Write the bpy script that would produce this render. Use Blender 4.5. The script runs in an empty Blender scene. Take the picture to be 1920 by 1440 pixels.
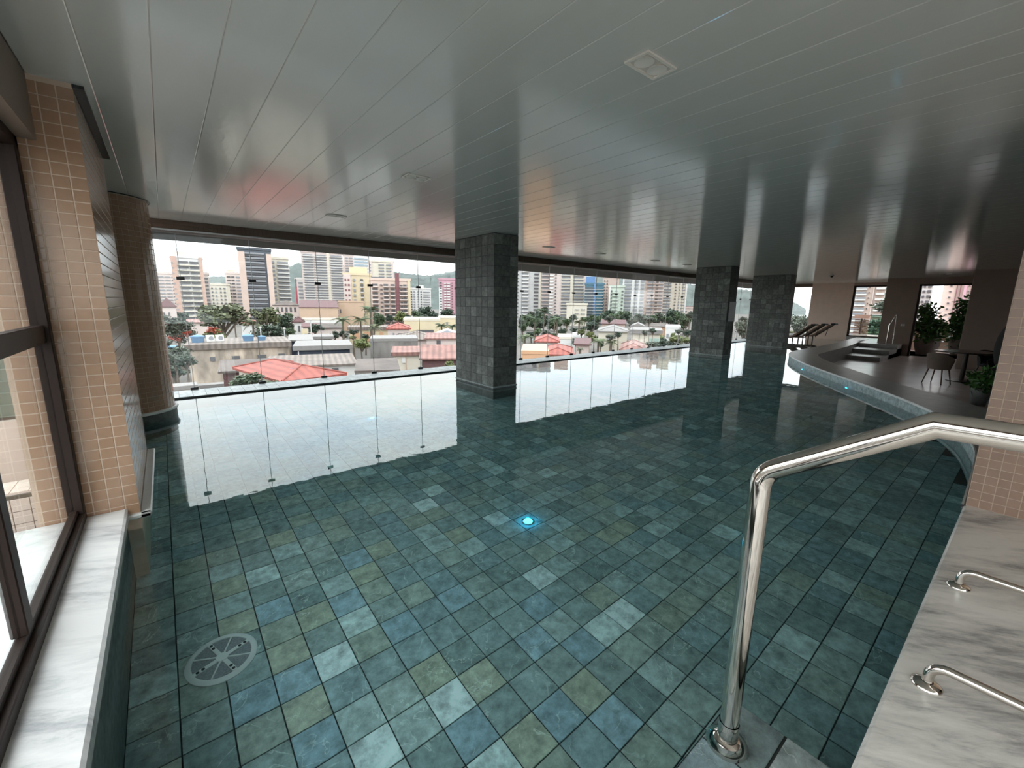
import bpy, math, random
import numpy as np
from mathutils import Matrix, Vector

random.seed(7)
rng = np.random.default_rng(7)
S = bpy.context.scene
COL = S.collection

# ------------------------------------------------------------------ camera
FPX, PITCH, YAW, ROLL, CAMH = 797.158, 0.187388, 0.680764, 0.013792, 1.56
cp, sp = math.cos(PITCH), math.sin(PITCH)
Fv = np.array([math.sin(YAW) * cp, math.cos(YAW) * cp, -sp])
R0 = np.array([math.cos(YAW), -math.sin(YAW), 0.0])
U0 = np.cross(R0, Fv)
Rv = math.cos(ROLL) * R0 + math.sin(ROLL) * U0
Uv = -math.sin(ROLL) * R0 + math.cos(ROLL) * U0
EYE = np.array([0.0, 0.0, CAMH])
cam_data = bpy.data.cameras.new('camera')
cam = bpy.data.objects.new('camera', cam_data)
COL.objects.link(cam)
m = Matrix.Identity(4)
for i in range(3):
    m[i][0], m[i][1], m[i][2], m[i][3] = Rv[i], Uv[i], -Fv[i], EYE[i]
cam.matrix_world = m
cam_data.sensor_width = 36.0
cam_data.lens = FPX * 36.0 / 1920.0
cam_data.clip_start = 0.02
cam_data.clip_end = 6000
S.camera = cam

# ------------------------------------------------------------------ sky and exposure
SKY = 7.0      # zenith radiance; an overcast sky falls to a third of it at the horizon
w = bpy.data.worlds.new('overcast_sky')
S.world = w
w.use_nodes = True
nt = w.node_tree
nt.nodes.clear()
out = nt.nodes.new('ShaderNodeOutputWorld')
bg = nt.nodes.new('ShaderNodeBackground')
tc = nt.nodes.new('ShaderNodeTexCoord')
mp = nt.nodes.new('ShaderNodeMapping')
mp.inputs['Scale'].default_value = (2.2, 2.2, 6.0)
nz = nt.nodes.new('ShaderNodeTexNoise')
nz.inputs['Scale'].default_value = 1.6
nz.inputs['Detail'].default_value = 4
cr = nt.nodes.new('ShaderNodeValToRGB')
cr.color_ramp.elements[0].position = 0.35
cr.color_ramp.elements[0].color = (0.80, 0.88, 1.0, 1)
cr.color_ramp.elements[1].position = 0.62
cr.color_ramp.elements[1].color = (1.0, 0.99, 0.985, 1)
nt.links.new(tc.outputs['Generated'], mp.inputs['Vector'])
nt.links.new(mp.outputs['Vector'], nz.inputs['Vector'])
nt.links.new(nz.outputs['Fac'], cr.inputs['Fac'])
nt.links.new(cr.outputs['Color'], bg.inputs['Color'])
sx = nt.nodes.new('ShaderNodeSeparateXYZ')
nt.links.new(tc.outputs['Generated'], sx.inputs[0])
mz = nt.nodes.new('ShaderNodeMapRange')          # standard overcast sky: L = Lz (1 + 2 sin h) / 3
mz.inputs['From Min'].default_value = 0.0
mz.inputs['From Max'].default_value = 1.0
mz.inputs['To Min'].default_value = SKY / 3
mz.inputs['To Max'].default_value = SKY
nt.links.new(sx.outputs['Z'], mz.inputs['Value'])
nt.links.new(mz.outputs[0], bg.inputs['Strength'])
nt.links.new(bg.outputs['Background'], out.inputs['Surface'])

vs = S.view_settings
S.display_settings.display_device = 'sRGB'
vs.view_transform = 'Standard'
vs.look = 'None'
vs.exposure = 0.0
vs.gamma = 1.0
vs.use_curve_mapping = False
S.cycles.use_denoising = True
S.cycles.sample_clamp_indirect = 12.0
S.cycles.max_bounces = 9
S.cycles.diffuse_bounces = 4
S.cycles.use_adaptive_sampling = True
S.cycles.adaptive_threshold = 0.05
S.cycles.adaptive_min_samples = 16
S.cycles.transparent_max_bounces = 24


# ------------------------------------------------------------------ geometry helpers
def ray(px, py):
    return Fv + Rv * (px - 960) / FPX - Uv * (py - 720) / FPX


def at(px, py, dist):
    d = ray(px, py)
    return EYE + d * (dist / math.hypot(d[0], d[1]))


def pz(px, py, z):
    d = ray(px, py)
    return EYE + d * ((z - EYE[2]) / d[2])


def proj(p):
    d = np.asarray(p, float) - EYE
    zz = d @ Fv
    return (960 + FPX * (d @ Rv) / zz, 720 - FPX * (d @ Uv) / zz, zz)


class MB:
    def __init__(s):
        s.v, s.f = [], []

    def add(s, vs_, fs):
        o = len(s.v)
        s.v.extend([tuple(map(float, p)) for p in vs_])
        s.f.extend([tuple(i + o for i in f) for f in fs])
        return s

    def box(s, x0, x1, y0, y1, z0, z1):
        return s.add([(x0, y0, z0), (x1, y0, z0), (x1, y1, z0), (x0, y1, z0), (x0, y0, z1), (x1, y0, z1), (x1, y1, z1), (x0, y1, z1)],
                     [(3, 2, 1, 0), (4, 5, 6, 7), (0, 1, 5, 4), (1, 2, 6, 5), (2, 3, 7, 6), (3, 0, 4, 7)])

    def bbox(s, x0, x1, y0, y1, z0, z1, c=.01):
        """box with chamfered edges"""
        vv, ff = [], []
        xs, ys, zs = (x0, x1), (y0, y1), (z0, z1)
        idx = {}
        for i in (0, 1):
            for j in (0, 1):
                for k in (0, 1):
                    sx, sy, sz = (1 - 2 * i) * c, (1 - 2 * j) * c, (1 - 2 * k) * c
                    for a, p in (('x', (xs[i], ys[j] + sy, zs[k] + sz)), ('y', (xs[i] + sx, ys[j], zs[k] + sz)), ('z', (xs[i] + sx, ys[j] + sy, zs[k]))):
                        idx[(i, j, k, a)] = len(vv)
                        vv.append(p)
        q = lambda *ks: tuple(idx[k] for k in ks)
        for i in (0, 1):
            l = [q((i, 0, 0, 'x'), (i, 1, 0, 'x'), (i, 1, 1, 'x'), (i, 0, 1, 'x')), q((0, i, 0, 'y'), (0, i, 1, 'y'), (1, i, 1, 'y'), (1, i, 0, 'y')), q((0, 0, i, 'z'), (1, 0, i, 'z'), (1, 1, i, 'z'), (0, 1, i, 'z'))]
            ff += [f if i else f[::-1] for f in l]
        for i in (0, 1):
            for j in (0, 1):
                e = [q((i, j, 0, 'x'), (i, j, 1, 'x'), (i, j, 1, 'y'), (i, j, 0, 'y')), q((i, 0, j, 'x'), (i, 1, j, 'x'), (i, 1, j, 'z'), (i, 0, j, 'z')), q((0, i, j, 'y'), (1, i, j, 'y'), (1, i, j, 'z'), (0, i, j, 'z'))]
                ff += e
        for i in (0, 1):
            for j in (0, 1):
                for k in (0, 1):
                    ff.append(q((i, j, k, 'x'), (i, j, k, 'y'), (i, j, k, 'z')))
        return s.add(vv, ff)

    def prism(s, poly, z0, z1):
        n = len(poly)
        return s.add([(x, y, z0) for x, y in poly] + [(x, y, z1) for x, y in poly],
                     [tuple(range(n - 1, -1, -1)), tuple(range(n, 2 * n))] + [(i, (i + 1) % n, (i + 1) % n + n, i + n) for i in range(n)])

    def lathe(s, prof, n=24, c=(0, 0, 0), cap=True):
        vv, ff = [], []
        for r, z in prof:
            for k in range(n):
                a = 2 * math.pi * k / n
                vv.append((c[0] + r * math.cos(a), c[1] + r * math.sin(a), c[2] + z))
        for i in range(len(prof) - 1):
            for k in range(n):
                k2 = (k + 1) % n
                ff.append((i * n + k, i * n + k2, (i + 1) * n + k2, (i + 1) * n + k))
        if cap:
            ff.append(tuple(range(n - 1, -1, -1)))
            ff.append(tuple(range((len(prof) - 1) * n, len(prof) * n)))
        return s.add(vv, ff)

    def tube(s, pts, r, n=12, radii=None, cap=True):
        pts = [np.array(p, float) for p in pts]
        N = len(pts)
        dirs = [(pts[i + 1] - pts[i]) / np.linalg.norm(pts[i + 1] - pts[i]) for i in range(N - 1)]
        up = np.array([0, 0, 1.0]) if abs(dirs[0][2]) < .9 else np.array([1.0, 0, 0])
        a = np.cross(dirs[0], up)
        a /= np.linalg.norm(a)
        b = np.cross(dirs[0], a)
        ring = [(math.cos(2 * math.pi * k / n), math.sin(2 * math.pi * k / n)) for k in range(n)]
        offs = [a * c0 + b * s0 for c0, s0 in ring]
        vv = []
        for i in range(N):
            if i == 0:
                nrm = dirs[0]
            elif i == N - 1:
                nrm = dirs[-1]
            else:
                nrm = dirs[i - 1] + dirs[i]
                nrm = nrm / np.linalg.norm(nrm)
            if i > 0:
                d = dirs[i - 1]
                offs = [o - d * ((o @ nrm) / (d @ nrm)) for o in offs]
            for o in offs:
                rr = radii[i] if radii else r
                vv.append(pts[i] + o * rr)
            if i < N - 1 and i > 0:
                d = dirs[i]
                offs = [o - d * (o @ d) for o in offs]
                offs = [o / np.linalg.norm(o) for o in offs]
        ff = []
        for i in range(N - 1):
            for k in range(n):
                k2 = (k + 1) % n
                ff.append((i * n + k, i * n + k2, (i + 1) * n + k2, (i + 1) * n + k))
        if cap:
            ff.append(tuple(range(n - 1, -1, -1)))
            ff.append(tuple(range((N - 1) * n, N * n)))
        return s.add(vv, ff)

    def mesh(s, name, mat, smooth=None):
        me = bpy.data.meshes.new(name)
        me.from_pydata(s.v, [], s.f)
        if mat is not None:
            me.materials.append(mat)
        if smooth is not None:
            me.polygons.foreach_set('use_smooth', [True] * len(me.polygons))
            me.set_sharp_from_angle(angle=math.radians(smooth))
        me.update()
        return me

    def build(s, name, mat, parent=None, smooth=None):
        return put(name, s.mesh(name, mat, smooth), parent)


def put(name, me, parent=None, loc=None, mat4=None):
    o = bpy.data.objects.new(name, me)
    COL.objects.link(o)
    if parent is not None:
        o.parent = parent
    if mat4 is not None:
        o.matrix_basis = mat4
    elif loc is not None:
        o.location = loc
    return o


def tag(o, label=None, cat=None, group=None, kind=None):
    if label:
        o['label'] = label
    if cat:
        o['category'] = cat
    if group:
        o['group'] = group
    if kind:
        o['kind'] = kind
    return o


def empty(name, loc=(0, 0, 0), rz=0.0):
    o = bpy.data.objects.new(name, None)
    o.empty_display_size = .1
    o.location = loc
    o.rotation_euler = (0, 0, rz)
    COL.objects.link(o)
    return o


def thing(name, label, cat, loc=(0, 0, 0), rz=0.0, group=None):
    return tag(empty(name, loc, rz), label, cat, group)


def copy_tree(o, parent=None):
    c = o.copy()
    COL.objects.link(c)
    c.parent = parent
    for ch in list(o.children):
        copy_tree(ch, c)
    return c


def frame(o, u, v, n):
    mm = Matrix.Identity(4)
    for i in range(3):
        mm[i][0], mm[i][1], mm[i][2], mm[i][3] = u[i], v[i], n[i], o[i]
    return mm


# ------------------------------------------------------------------ materials
def new_mat(name):
    ma = bpy.data.materials.new(name)
    ma.use_nodes = True
    n = ma.node_tree
    n.nodes.clear()
    o = n.nodes.new('ShaderNodeOutputMaterial')
    return ma, n, o


def pmat(name, col, rough=.5, metal=0.0, var=.12, scale=4.0, bump=0.0, bscale=40.0, rnd=0.0, spec=.5, stretch=None, ribs=0.0, ribdir='X'):
    ma, n, o = new_mat(name)
    L = n.links.new
    p = n.nodes.new('ShaderNodeBsdfPrincipled')
    p.inputs['Roughness'].default_value = rough
    p.inputs['Metallic'].default_value = metal
    p.inputs['Specular IOR Level'].default_value = spec
    L(p.outputs[0], o.inputs[0])
    g = n.nodes.new('ShaderNodeNewGeometry')
    vec = g.outputs['Position']
    if stretch:
        mpn = n.nodes.new('ShaderNodeMapping')
        mpn.inputs['Scale'].default_value = stretch
        L(vec, mpn.inputs['Vector'])
        vec = mpn.outputs['Vector']
    nzn = n.nodes.new('ShaderNodeTexNoise')
    nzn.inputs['Scale'].default_value = scale
    nzn.inputs['Detail'].default_value = 5
    L(vec, nzn.inputs['Vector'])
    mr = n.nodes.new('ShaderNodeMapRange')
    mr.inputs['From Min'].default_value = .3
    mr.inputs['From Max'].default_value = .7
    mr.inputs['To Min'].default_value = 1 - var
    mr.inputs['To Max'].default_value = 1 + var * .6
    L(nzn.outputs['Fac'], mr.inputs['Value'])
    fac = mr.outputs[0]
    if rnd:
        oi = n.nodes.new('ShaderNodeObjectInfo')
        ad = n.nodes.new('ShaderNodeMath')
        ad.operation = 'ADD'
        L(oi.outputs['Random'], ad.inputs[0])
        L(g.outputs['Random Per Island'], ad.inputs[1])
        fr = n.nodes.new('ShaderNodeMath')
        fr.operation = 'FRACT'
        L(ad.outputs[0], fr.inputs[0])
        m2 = n.nodes.new('ShaderNodeMapRange')
        m2.inputs['To Min'].default_value = 1 - rnd
        m2.inputs['To Max'].default_value = 1 + rnd
        L(fr.outputs[0], m2.inputs['Value'])
        mu = n.nodes.new('ShaderNodeMath')
        mu.operation = 'MULTIPLY'
        L(fac, mu.inputs[0])
        L(m2.outputs[0], mu.inputs[1])
        fac = mu.outputs[0]
    if ribs:                                    # courses of roof sheets or tiles too fine to build at this distance
        tco = n.nodes.new('ShaderNodeTexCoord')
        wv = n.nodes.new('ShaderNodeTexWave')
        wv.bands_direction = ribdir
        wv.inputs['Scale'].default_value = ribs
        wv.inputs['Distortion'].default_value = .4
        L(tco.outputs['Object'], wv.inputs['Vector'])
        mw = n.nodes.new('ShaderNodeMapRange')
        mw.inputs['To Min'].default_value = .72
        mw.inputs['To Max'].default_value = 1.1
        L(wv.outputs['Fac'], mw.inputs['Value'])
        mq = n.nodes.new('ShaderNodeMath')
        mq.operation = 'MULTIPLY'
        L(fac, mq.inputs[0])
        L(mw.outputs[0], mq.inputs[1])
        fac = mq.outputs[0]
    vm = n.nodes.new('ShaderNodeVectorMath')
    vm.operation = 'SCALE'
    vm.inputs[0].default_value = col[:3]
    L(fac, vm.inputs['Scale'])
    L(vm.outputs[0], p.inputs['Base Color'])
    if bump:
        n2 = n.nodes.new('ShaderNodeTexNoise')
        n2.inputs['Scale'].default_value = bscale
        n2.inputs['Detail'].default_value = 4
        L(vec, n2.inputs['Vector'])
        b = n.nodes.new('ShaderNodeBump')
        b.inputs['Strength'].default_value = bump
        b.inputs['Distance'].default_value = .02
        L(n2.outputs['Fac'], b.inputs['Height'])
        L(b.outputs[0], p.inputs['Normal'])
    return ma


def slate_mat(name, cols, rough=.55, vein=.5, bright=1.0, bump=.25):
    """natural stone tile: each tile takes its own tone, with clouding and pale veins"""
    ma, n, o = new_mat(name)
    L = n.links.new
    p = n.nodes.new('ShaderNodeBsdfPrincipled')
    p.inputs['Roughness'].default_value = rough
    L(p.outputs[0], o.inputs[0])
    g = n.nodes.new('ShaderNodeNewGeometry')
    oi = n.nodes.new('ShaderNodeObjectInfo')
    ad = n.nodes.new('ShaderNodeMath')
    ad.operation = 'ADD'
    L(oi.outputs['Random'], ad.inputs[0])
    L(g.outputs['Random Per Island'], ad.inputs[1])
    fr = n.nodes.new('ShaderNodeMath')
    fr.operation = 'FRACT'
    L(ad.outputs[0], fr.inputs[0])
    ramp = n.nodes.new('ShaderNodeValToRGB')
    el = ramp.color_ramp.elements
    ramp.color_ramp.interpolation = 'LINEAR'
    for i, (ps, c) in enumerate(cols):
        e = el[i] if i < 2 else el.new(ps)
        e.position = ps
        e.color = (c[0] * bright, c[1] * bright, c[2] * bright, 1)
    L(fr.outputs[0], ramp.inputs['Fac'])
    off = n.nodes.new('ShaderNodeVectorMath')
    off.operation = 'ADD'
    sc = n.nodes.new('ShaderNodeMath')
    sc.operation = 'MULTIPLY'
    sc.inputs[1].default_value = 37.0
    L(fr.outputs[0], sc.inputs[0])
    L(g.outputs['Position'], off.inputs[0])
    L(sc.outputs[0], off.inputs[1])
    n1 = n.nodes.new('ShaderNodeTexNoise')
    n1.inputs['Scale'].default_value = 14
    n1.inputs['Detail'].default_value = 8
    n1.inputs['Roughness'].default_value = .68
    L(off.outputs[0], n1.inputs['Vector'])
    mr = n.nodes.new('ShaderNodeMapRange')
    mr.inputs['From Min'].default_value = .3
    mr.inputs['From Max'].default_value = .7
    mr.inputs['To Min'].default_value = .5
    mr.inputs['To Max'].default_value = 1.5
    L(n1.outputs['Fac'], mr.inputs['Value'])
    vm = n.nodes.new('ShaderNodeVectorMath')
    vm.operation = 'SCALE'
    L(ramp.outputs['Color'], vm.inputs[0])
    L(mr.outputs[0], vm.inputs['Scale'])
    # veins
    n2 = n.nodes.new('ShaderNodeTexNoise')
    n2.inputs['Scale'].default_value = 4.0
    n2.inputs['Detail'].default_value = 5
    n2.inputs['Distortion'].default_value = 1.2
    L(off.outputs[0], n2.inputs['Vector'])
    sb = n.nodes.new('ShaderNodeMath')
    sb.operation = 'SUBTRACT'
    sb.inputs[1].default_value = .5
    L(n2.outputs['Fac'], sb.inputs[0])
    ab = n.nodes.new('ShaderNodeMath')
    ab.operation = 'ABSOLUTE'
    L(sb.outputs[0], ab.inputs[0])
    m3 = n.nodes.new('ShaderNodeMapRange')
    m3.inputs['From Min'].default_value = 0
    m3.inputs['From Max'].default_value = .010
    m3.inputs['To Min'].default_value = vein
    m3.inputs['To Max'].default_value = 0
    L(ab.outputs[0], m3.inputs['Value'])
    mx = n.nodes.new('ShaderNodeMix')
    mx.data_type = 'RGBA'
    n4 = n.nodes.new('ShaderNodeTexNoise')
    n4.inputs['Scale'].default_value = 5.0
    L(off.outputs[0], n4.inputs['Vector'])
    m4 = n.nodes.new('ShaderNodeMapRange')
    m4.inputs['From Min'].default_value = .42
    m4.inputs['From Max'].default_value = .58
    L(n4.outputs['Fac'], m4.inputs['Value'])
    mm_ = n.nodes.new('ShaderNodeMath')
    mm_.operation = 'MULTIPLY'
    L(m3.outputs[0], mm_.inputs[0])
    L(m4.outputs[0], mm_.inputs[1])
    L(mm_.outputs[0], mx.inputs['Factor'])
    L(vm.outputs[0], mx.inputs['A'])
    mx.inputs['B'].default_value = (.42 * bright, .46 * bright, .42 * bright, 1)
    L(mx.outputs['Result'], p.inputs['Base Color'])
    b = n.nodes.new('ShaderNodeBump')
    b.inputs['Strength'].default_value = bump
    b.inputs['Distance'].default_value = .01
    L(n1.outputs['Fac'], b.inputs['Height'])
    L(b.outputs[0], p.inputs['Normal'])
    return ma


def marble_mat(name, base, dark, rough=.25, scale=1.0, stretch=(1.0, 4.0, 1), rot=.9):
    """white marble: soft diagonal streaks of two widths"""
    ma, n, o = new_mat(name)
    L = n.links.new
    p = n.nodes.new('ShaderNodeBsdfPrincipled')
    p.inputs['Roughness'].default_value = rough
    L(p.outputs[0], o.inputs[0])
    g = n.nodes.new('ShaderNodeNewGeometry')
    rt = n.nodes.new('ShaderNodeMapping')
    rt.inputs['Rotation'].default_value = (0, 0, rot)
    L(g.outputs['Position'], rt.inputs['Vector'])
    st_ = n.nodes.new('ShaderNodeMapping')
    st_.inputs['Scale'].default_value = stretch
    L(rt.outputs[0], st_.inputs['Vector'])
    facs = []
    for sc_, rg, det in ((scale, .62, 8), (scale * 3.1, .7, 8)):
        n1 = n.nodes.new('ShaderNodeTexNoise')
        n1.inputs['Scale'].default_value = sc_
        n1.inputs['Detail'].default_value = det
        n1.inputs['Roughness'].default_value = rg
        n1.inputs['Distortion'].default_value = .35
        L(st_.outputs[0], n1.inputs['Vector'])
        facs.append(n1.outputs['Fac'])
    av = n.nodes.new('ShaderNodeMath')
    av.operation = 'MULTIPLY_ADD'
    av.inputs[1].default_value = .45
    L(facs[1], av.inputs[0])
    hf_ = n.nodes.new('ShaderNodeMath')
    hf_.operation = 'MULTIPLY'
    hf_.inputs[1].default_value = .55
    L(facs[0], hf_.inputs[0])
    L(hf_.outputs[0], av.inputs[2])
    ramp = n.nodes.new('ShaderNodeValToRGB')
    el = ramp.color_ramp.elements
    el[0].position, el[0].color = .38, (*dark, 1)
    el[1].position, el[1].color = .55, (*base, 1)
    e = el.new(.46)
    e.color = tuple(.66 * a + .34 * b for a, b in zip(base, dark)) + (1,)
    L(av.outputs[0], ramp.inputs['Fac'])
    L(ramp.outputs[0], p.inputs['Base Color'])
    return ma


def glass_mat(name, tint=(.94, .97, .96), ior=1.45):
    ma, n, o = new_mat(name)
    L = n.links.new
    fz = n.nodes.new('ShaderNodeFresnel')
    gg = n.nodes.new('ShaderNodeNewGeometry')
    mi = n.nodes.new('ShaderNodeMapRange')          # same reflectance on both faces of the thin pane
    mi.inputs['To Min'].default_value = ior
    mi.inputs['To Max'].default_value = 1.0 / ior
    L(gg.outputs['Backfacing'], mi.inputs['Value'])
    L(mi.outputs[0], fz.inputs['IOR'])
    t = n.nodes.new('ShaderNodeBsdfTransparent')
    t.inputs[0].default_value = (*tint, 1)
    gl = n.nodes.new('ShaderNodeBsdfGlossy')
    gl.inputs['Roughness'].default_value = 0
    mx = n.nodes.new('ShaderNodeMixShader')
    L(fz.outputs[0], mx.inputs[0])
    L(t.outputs[0], mx.inputs[1])
    L(gl.outputs[0], mx.inputs[2])
    L(mx.outputs[0], o.inputs[0])
    return ma


def emit_mat(name, col, strength):
    ma, n, o = new_mat(name)
    e = n.nodes.new('ShaderNodeEmission')
    e.inputs[0].default_value = (*col, 1)
    e.inputs[1].default_value = strength
    n.links.new(e.outputs[0], o.inputs[0])
    return ma


def water_mat():
    ma, n, o = new_mat('pool_water')
    L = n.links.new
    gl = n.nodes.new('ShaderNodeBsdfGlass')
    gl.inputs['IOR'].default_value = 1.33
    gl.inputs['Roughness'].default_value = 0
    gl.inputs['Color'].default_value = (1, 1, 1, 1)
    L(gl.outputs[0], o.inputs['Surface'])
    g = n.nodes.new('ShaderNodeNewGeometry')
    n1 = n.nodes.new('ShaderNodeTexNoise')
    n1.inputs['Scale'].default_value = 2.6
    n1.inputs['Detail'].default_value = 3
    L(g.outputs['Position'], n1.inputs['Vector'])
    b = n.nodes.new('ShaderNodeBump')
    b.inputs['Strength'].default_value = .09
    b.inputs['Distance'].default_value = .012
    L(n1.outputs['Fac'], b.inputs['Height'])
    L(b.outputs[0], gl.inputs['Normal'])
    va = n.nodes.new('ShaderNodeVolumeAbsorption')
    va.inputs['Color'].default_value = (.52, .90, .93, 1)
    va.inputs['Density'].default_value = .45
    L(va.outputs[0], o.inputs['Volume'])
    return ma


FLOORCOLS = [(0.0, (.105, .135, .132)), (.25, (.15, .178, .168)), (.45, (.13, .172, .182)), (.62, (.178, .192, .158)), (.80, (.19, .222, .212)), (.96, (.225, .26, .25)), (1.0, (.30, .34, .325))]
COLCOLS = [(0.0, (.13, .14, .125)), (.5, (.17, .18, .16)), (.8, (.21, .22, .195)), (1.0, (.30, .32, .29))]
M = {}
FB = 2.4
M['floor_slate'] = slate_mat('floor_slate', FLOORCOLS, bright=FB)
M['slate_pale'] = slate_mat('pale_slate', [(0, (.40, .44, .43)), (1, (.44, .48, .465))], bright=1.9, vein=.15)
M['slate_olive'] = slate_mat('olive_slate', [(0, (.19, .20, .155)), (1, (.21, .215, .17))], bright=FB)
M['slate_blue'] = slate_mat('blue_slate', [(0, (.135, .185, .205)), (1, (.165, .215, .235))], bright=FB)
M['col_slate'] = slate_mat('column_slate', COLCOLS, vein=.2, rough=.6, bright=.72)
M['ledge_slate'] = slate_mat('ledge_slate', [(0, (.22, .25, .25)), (.5, (.28, .31, .31)), (1, (.34, .37, .36))], vein=.15, rough=.45)
M['grout_dark'] = pmat('grout_dark', (.035, .045, .042), rough=.9)
M['pastilha'] = pmat('beige_ceramic', (.42, .25, .155), rough=.16, var=.06, scale=30, rnd=.05, spec=.55)
M['pastilha_pink'] = pmat('pink_ceramic', (.36, .225, .165), rough=.25, var=.06, scale=30, rnd=.05)
M['pastilha_white'] = pmat('white_ceramic', (.72, .60, .53), rough=.3, var=.05, scale=30)
M['grout_light'] = pmat('grout_light', (.66, .50, .38), rough=.85)
M['ceiling'] = pmat('white_pvc', (.72, .695, .655), rough=.12, var=.03, scale=1.5, bump=.03, bscale=9, stretch=(3, 1, 1), spec=.85)
M['marble'] = marble_mat('white_marble', (.80, .745, .68), (.33, .31, .29))
M['marble_sill'] = marble_mat('sill_marble', (.80, .77, .74), (.42, .41, .41), scale=.8, rot=.5)
M['coping'] = pmat('grey_stone_coping', (.34, .325, .305), rough=.35, var=.18, scale=6)
M['coping_edge'] = pmat('pale_stone_edge', (.88, .88, .86), rough=.3)
M['coping_face'] = slate_mat('coping_face', [(0, (.38, .46, .47)), (.5, (.46, .54, .55)), (1, (.54, .60, .60))], vein=.15)
M['chrome'] = pmat('polished_steel', (.70, .64, .585), rough=.07, metal=1, var=.02)
M['frame'] = pmat('brown_aluminium', (.030, .018, .014), rough=.5, var=.05, spec=.2)
M['alu'] = pmat('grey_aluminium', (.38, .39, .39), rough=.35, metal=.6)
M['black'] = pmat('black_metal', (.012, .012, .013), rough=.4)
M['glass'] = glass_mat('window_glass')
M['glass_green'] = glass_mat('green_glass', (.62, .74, .68))
M['soffit'] = pmat('grey_soffit', (.035, .038, .038), rough=.8, var=.1)
M['header'] = pmat('header_brown', (.13, .085, .06), rough=.5)
M['brownwall'] = pmat('taupe_wall', (.32, .235, .19), rough=.7, var=.05)
M['beigewall'] = pmat('beige_wall', (.60, .45, .365), rough=.7, var=.05)
M['darkwall'] = pmat('dark_wall', (.10, .085, .075), rough=.7)
M['deck'] = pmat('pinkish_porcelain', (.74, .62, .58), rough=.26, var=.1, scale=2)
M['wood'] = pmat('brown_wood', (.13, .065, .035), rough=.5, var=.3, scale=3, stretch=(8, 1, 1))
M['wood_dark'] = pmat('dark_wood', (.035, .022, .016), rough=.35, var=.2)
M['fabric'] = pmat('taupe_fabric', (.20, .15, .12), rough=.9)
M['darkfabric'] = pmat('black_fabric', (.012, .012, .014), rough=.8)
M['pot'] = pmat('grey_pot', (.36, .31, .28), rough=.7)
M['soil'] = pmat('soil', (.05, .035, .025), rough=1)
M['leaf'] = pmat('leaf_dark', (.075, .19, .045), rough=.35, var=.3, scale=5, rnd=.35)
M['white'] = pmat('white_plastic', (.72, .70, .66), rough=.4)
M['cream_light'] = pmat('lamp_housing', (.92, .86, .78), rough=.35)
M['lens'] = pmat('frosted_lens', (.82, .75, .68), rough=.2)
M['sign'] = pmat('pale_sign', (.55, .54, .57), rough=.4)
M['led'] = emit_mat('cyan_led', (0.01, .55, 1.0), 45.0)
M['mesh_grey'] = pmat('drain_grey', (.32, .32, .33), rough=.6, var=.3, scale=120)
M['drain_white'] = pmat('drain_white', (.85, .83, .79), rough=.45)
M['water'] = water_mat()

ZC = 2.757     # ceiling
ZD = .165      # coping, sill and marble level
ZF = -.759     # pool floor
ZS = -.30      # sunken terrace
GZ = -9.0      # street level


# ------------------------------------------------------------------ tiling
def tile_mesh(name, a, b, t, ch, mat):
    x, y = a / 2, b / 2
    o = [(-x, -y), (x, -y), (x, y), (-x, y)]
    i = [(-x + ch, -y + ch), (x - ch, -y + ch), (x - ch, y - ch), (-x + ch, y - ch)]
    v = [(p[0], p[1], 0) for p in o] + [(p[0], p[1], t - ch * .6) for p in o] + [(p[0], p[1], t) for p in i]
    f = [(8, 9, 10, 11)]
    for k in range(4):
        k2 = (k + 1) % 4
        f += [(k, k2, 4 + k2, 4 + k), (4 + k, 4 + k2, 8 + k2, 8 + k)]
    return MB().add(v, f).mesh(name, mat)


def lay(parent, name, me, frames, maxn=300, jitter=0.0, vis=None, stuff_name=None):
    """frames: list of (origin,u,v,n). The nearest ones in view become parts, the others one joined part."""
    def key(fr):
        px, py, z = proj(fr[0])
        d = np.linalg.norm(np.asarray(fr[0]) - EYE)
        inv = (z > 0 and -60 < px < 1980 and -60 < py < 1500 and (vis is None or vis(px, py)))
        return (0 if inv else 1, d)
    frames = sorted(frames, key=key)
    near = [f for f in frames[:maxn] if key(f)[0] == 0]
    rest = frames[len(near):]
    for o, u, v, n, *alt in near:
        jz = random.uniform(-jitter, jitter)
        oo = [o[i] + n[i] * jz for i in range(3)]
        put(name, alt[0] if alt else me, parent, mat4=frame(oo, u, v, n))
    if rest:
        V = np.array([v.co[:] for v in me.vertices])
        F = [tuple(p.vertices) for p in me.polygons]
        vs_, fs, k = [], [], 0
        for o, u, v, n, *alt in rest:
            A = np.array([u, v, n], float)
            P = V @ A + np.asarray(o, float)
            vs_.extend(P.tolist())
            fs.extend([tuple(i + k for i in f) for f in F])
            k += len(V)
        me2 = bpy.data.meshes.new(stuff_name or name + 's_beyond')
        me2.from_pydata(vs_, [], fs)
        me2.materials.append(me.materials[0])
        me2.update()
        ob = put(stuff_name or (name + '_field'), me2, parent)
        ob['kind'] = 'stuff'


def wall_frames(o, u, v, n, nu, nv, pu, pv):
    o, u, v, n = (np.array(a, float) for a in (o, u, v, n))
    return [(tuple(o + u * pu * (i + .5) + v * pv * (j + .5)), tuple(u), tuple(v), tuple(n)) for i in range(nu) for j in range(nv)]


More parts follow.
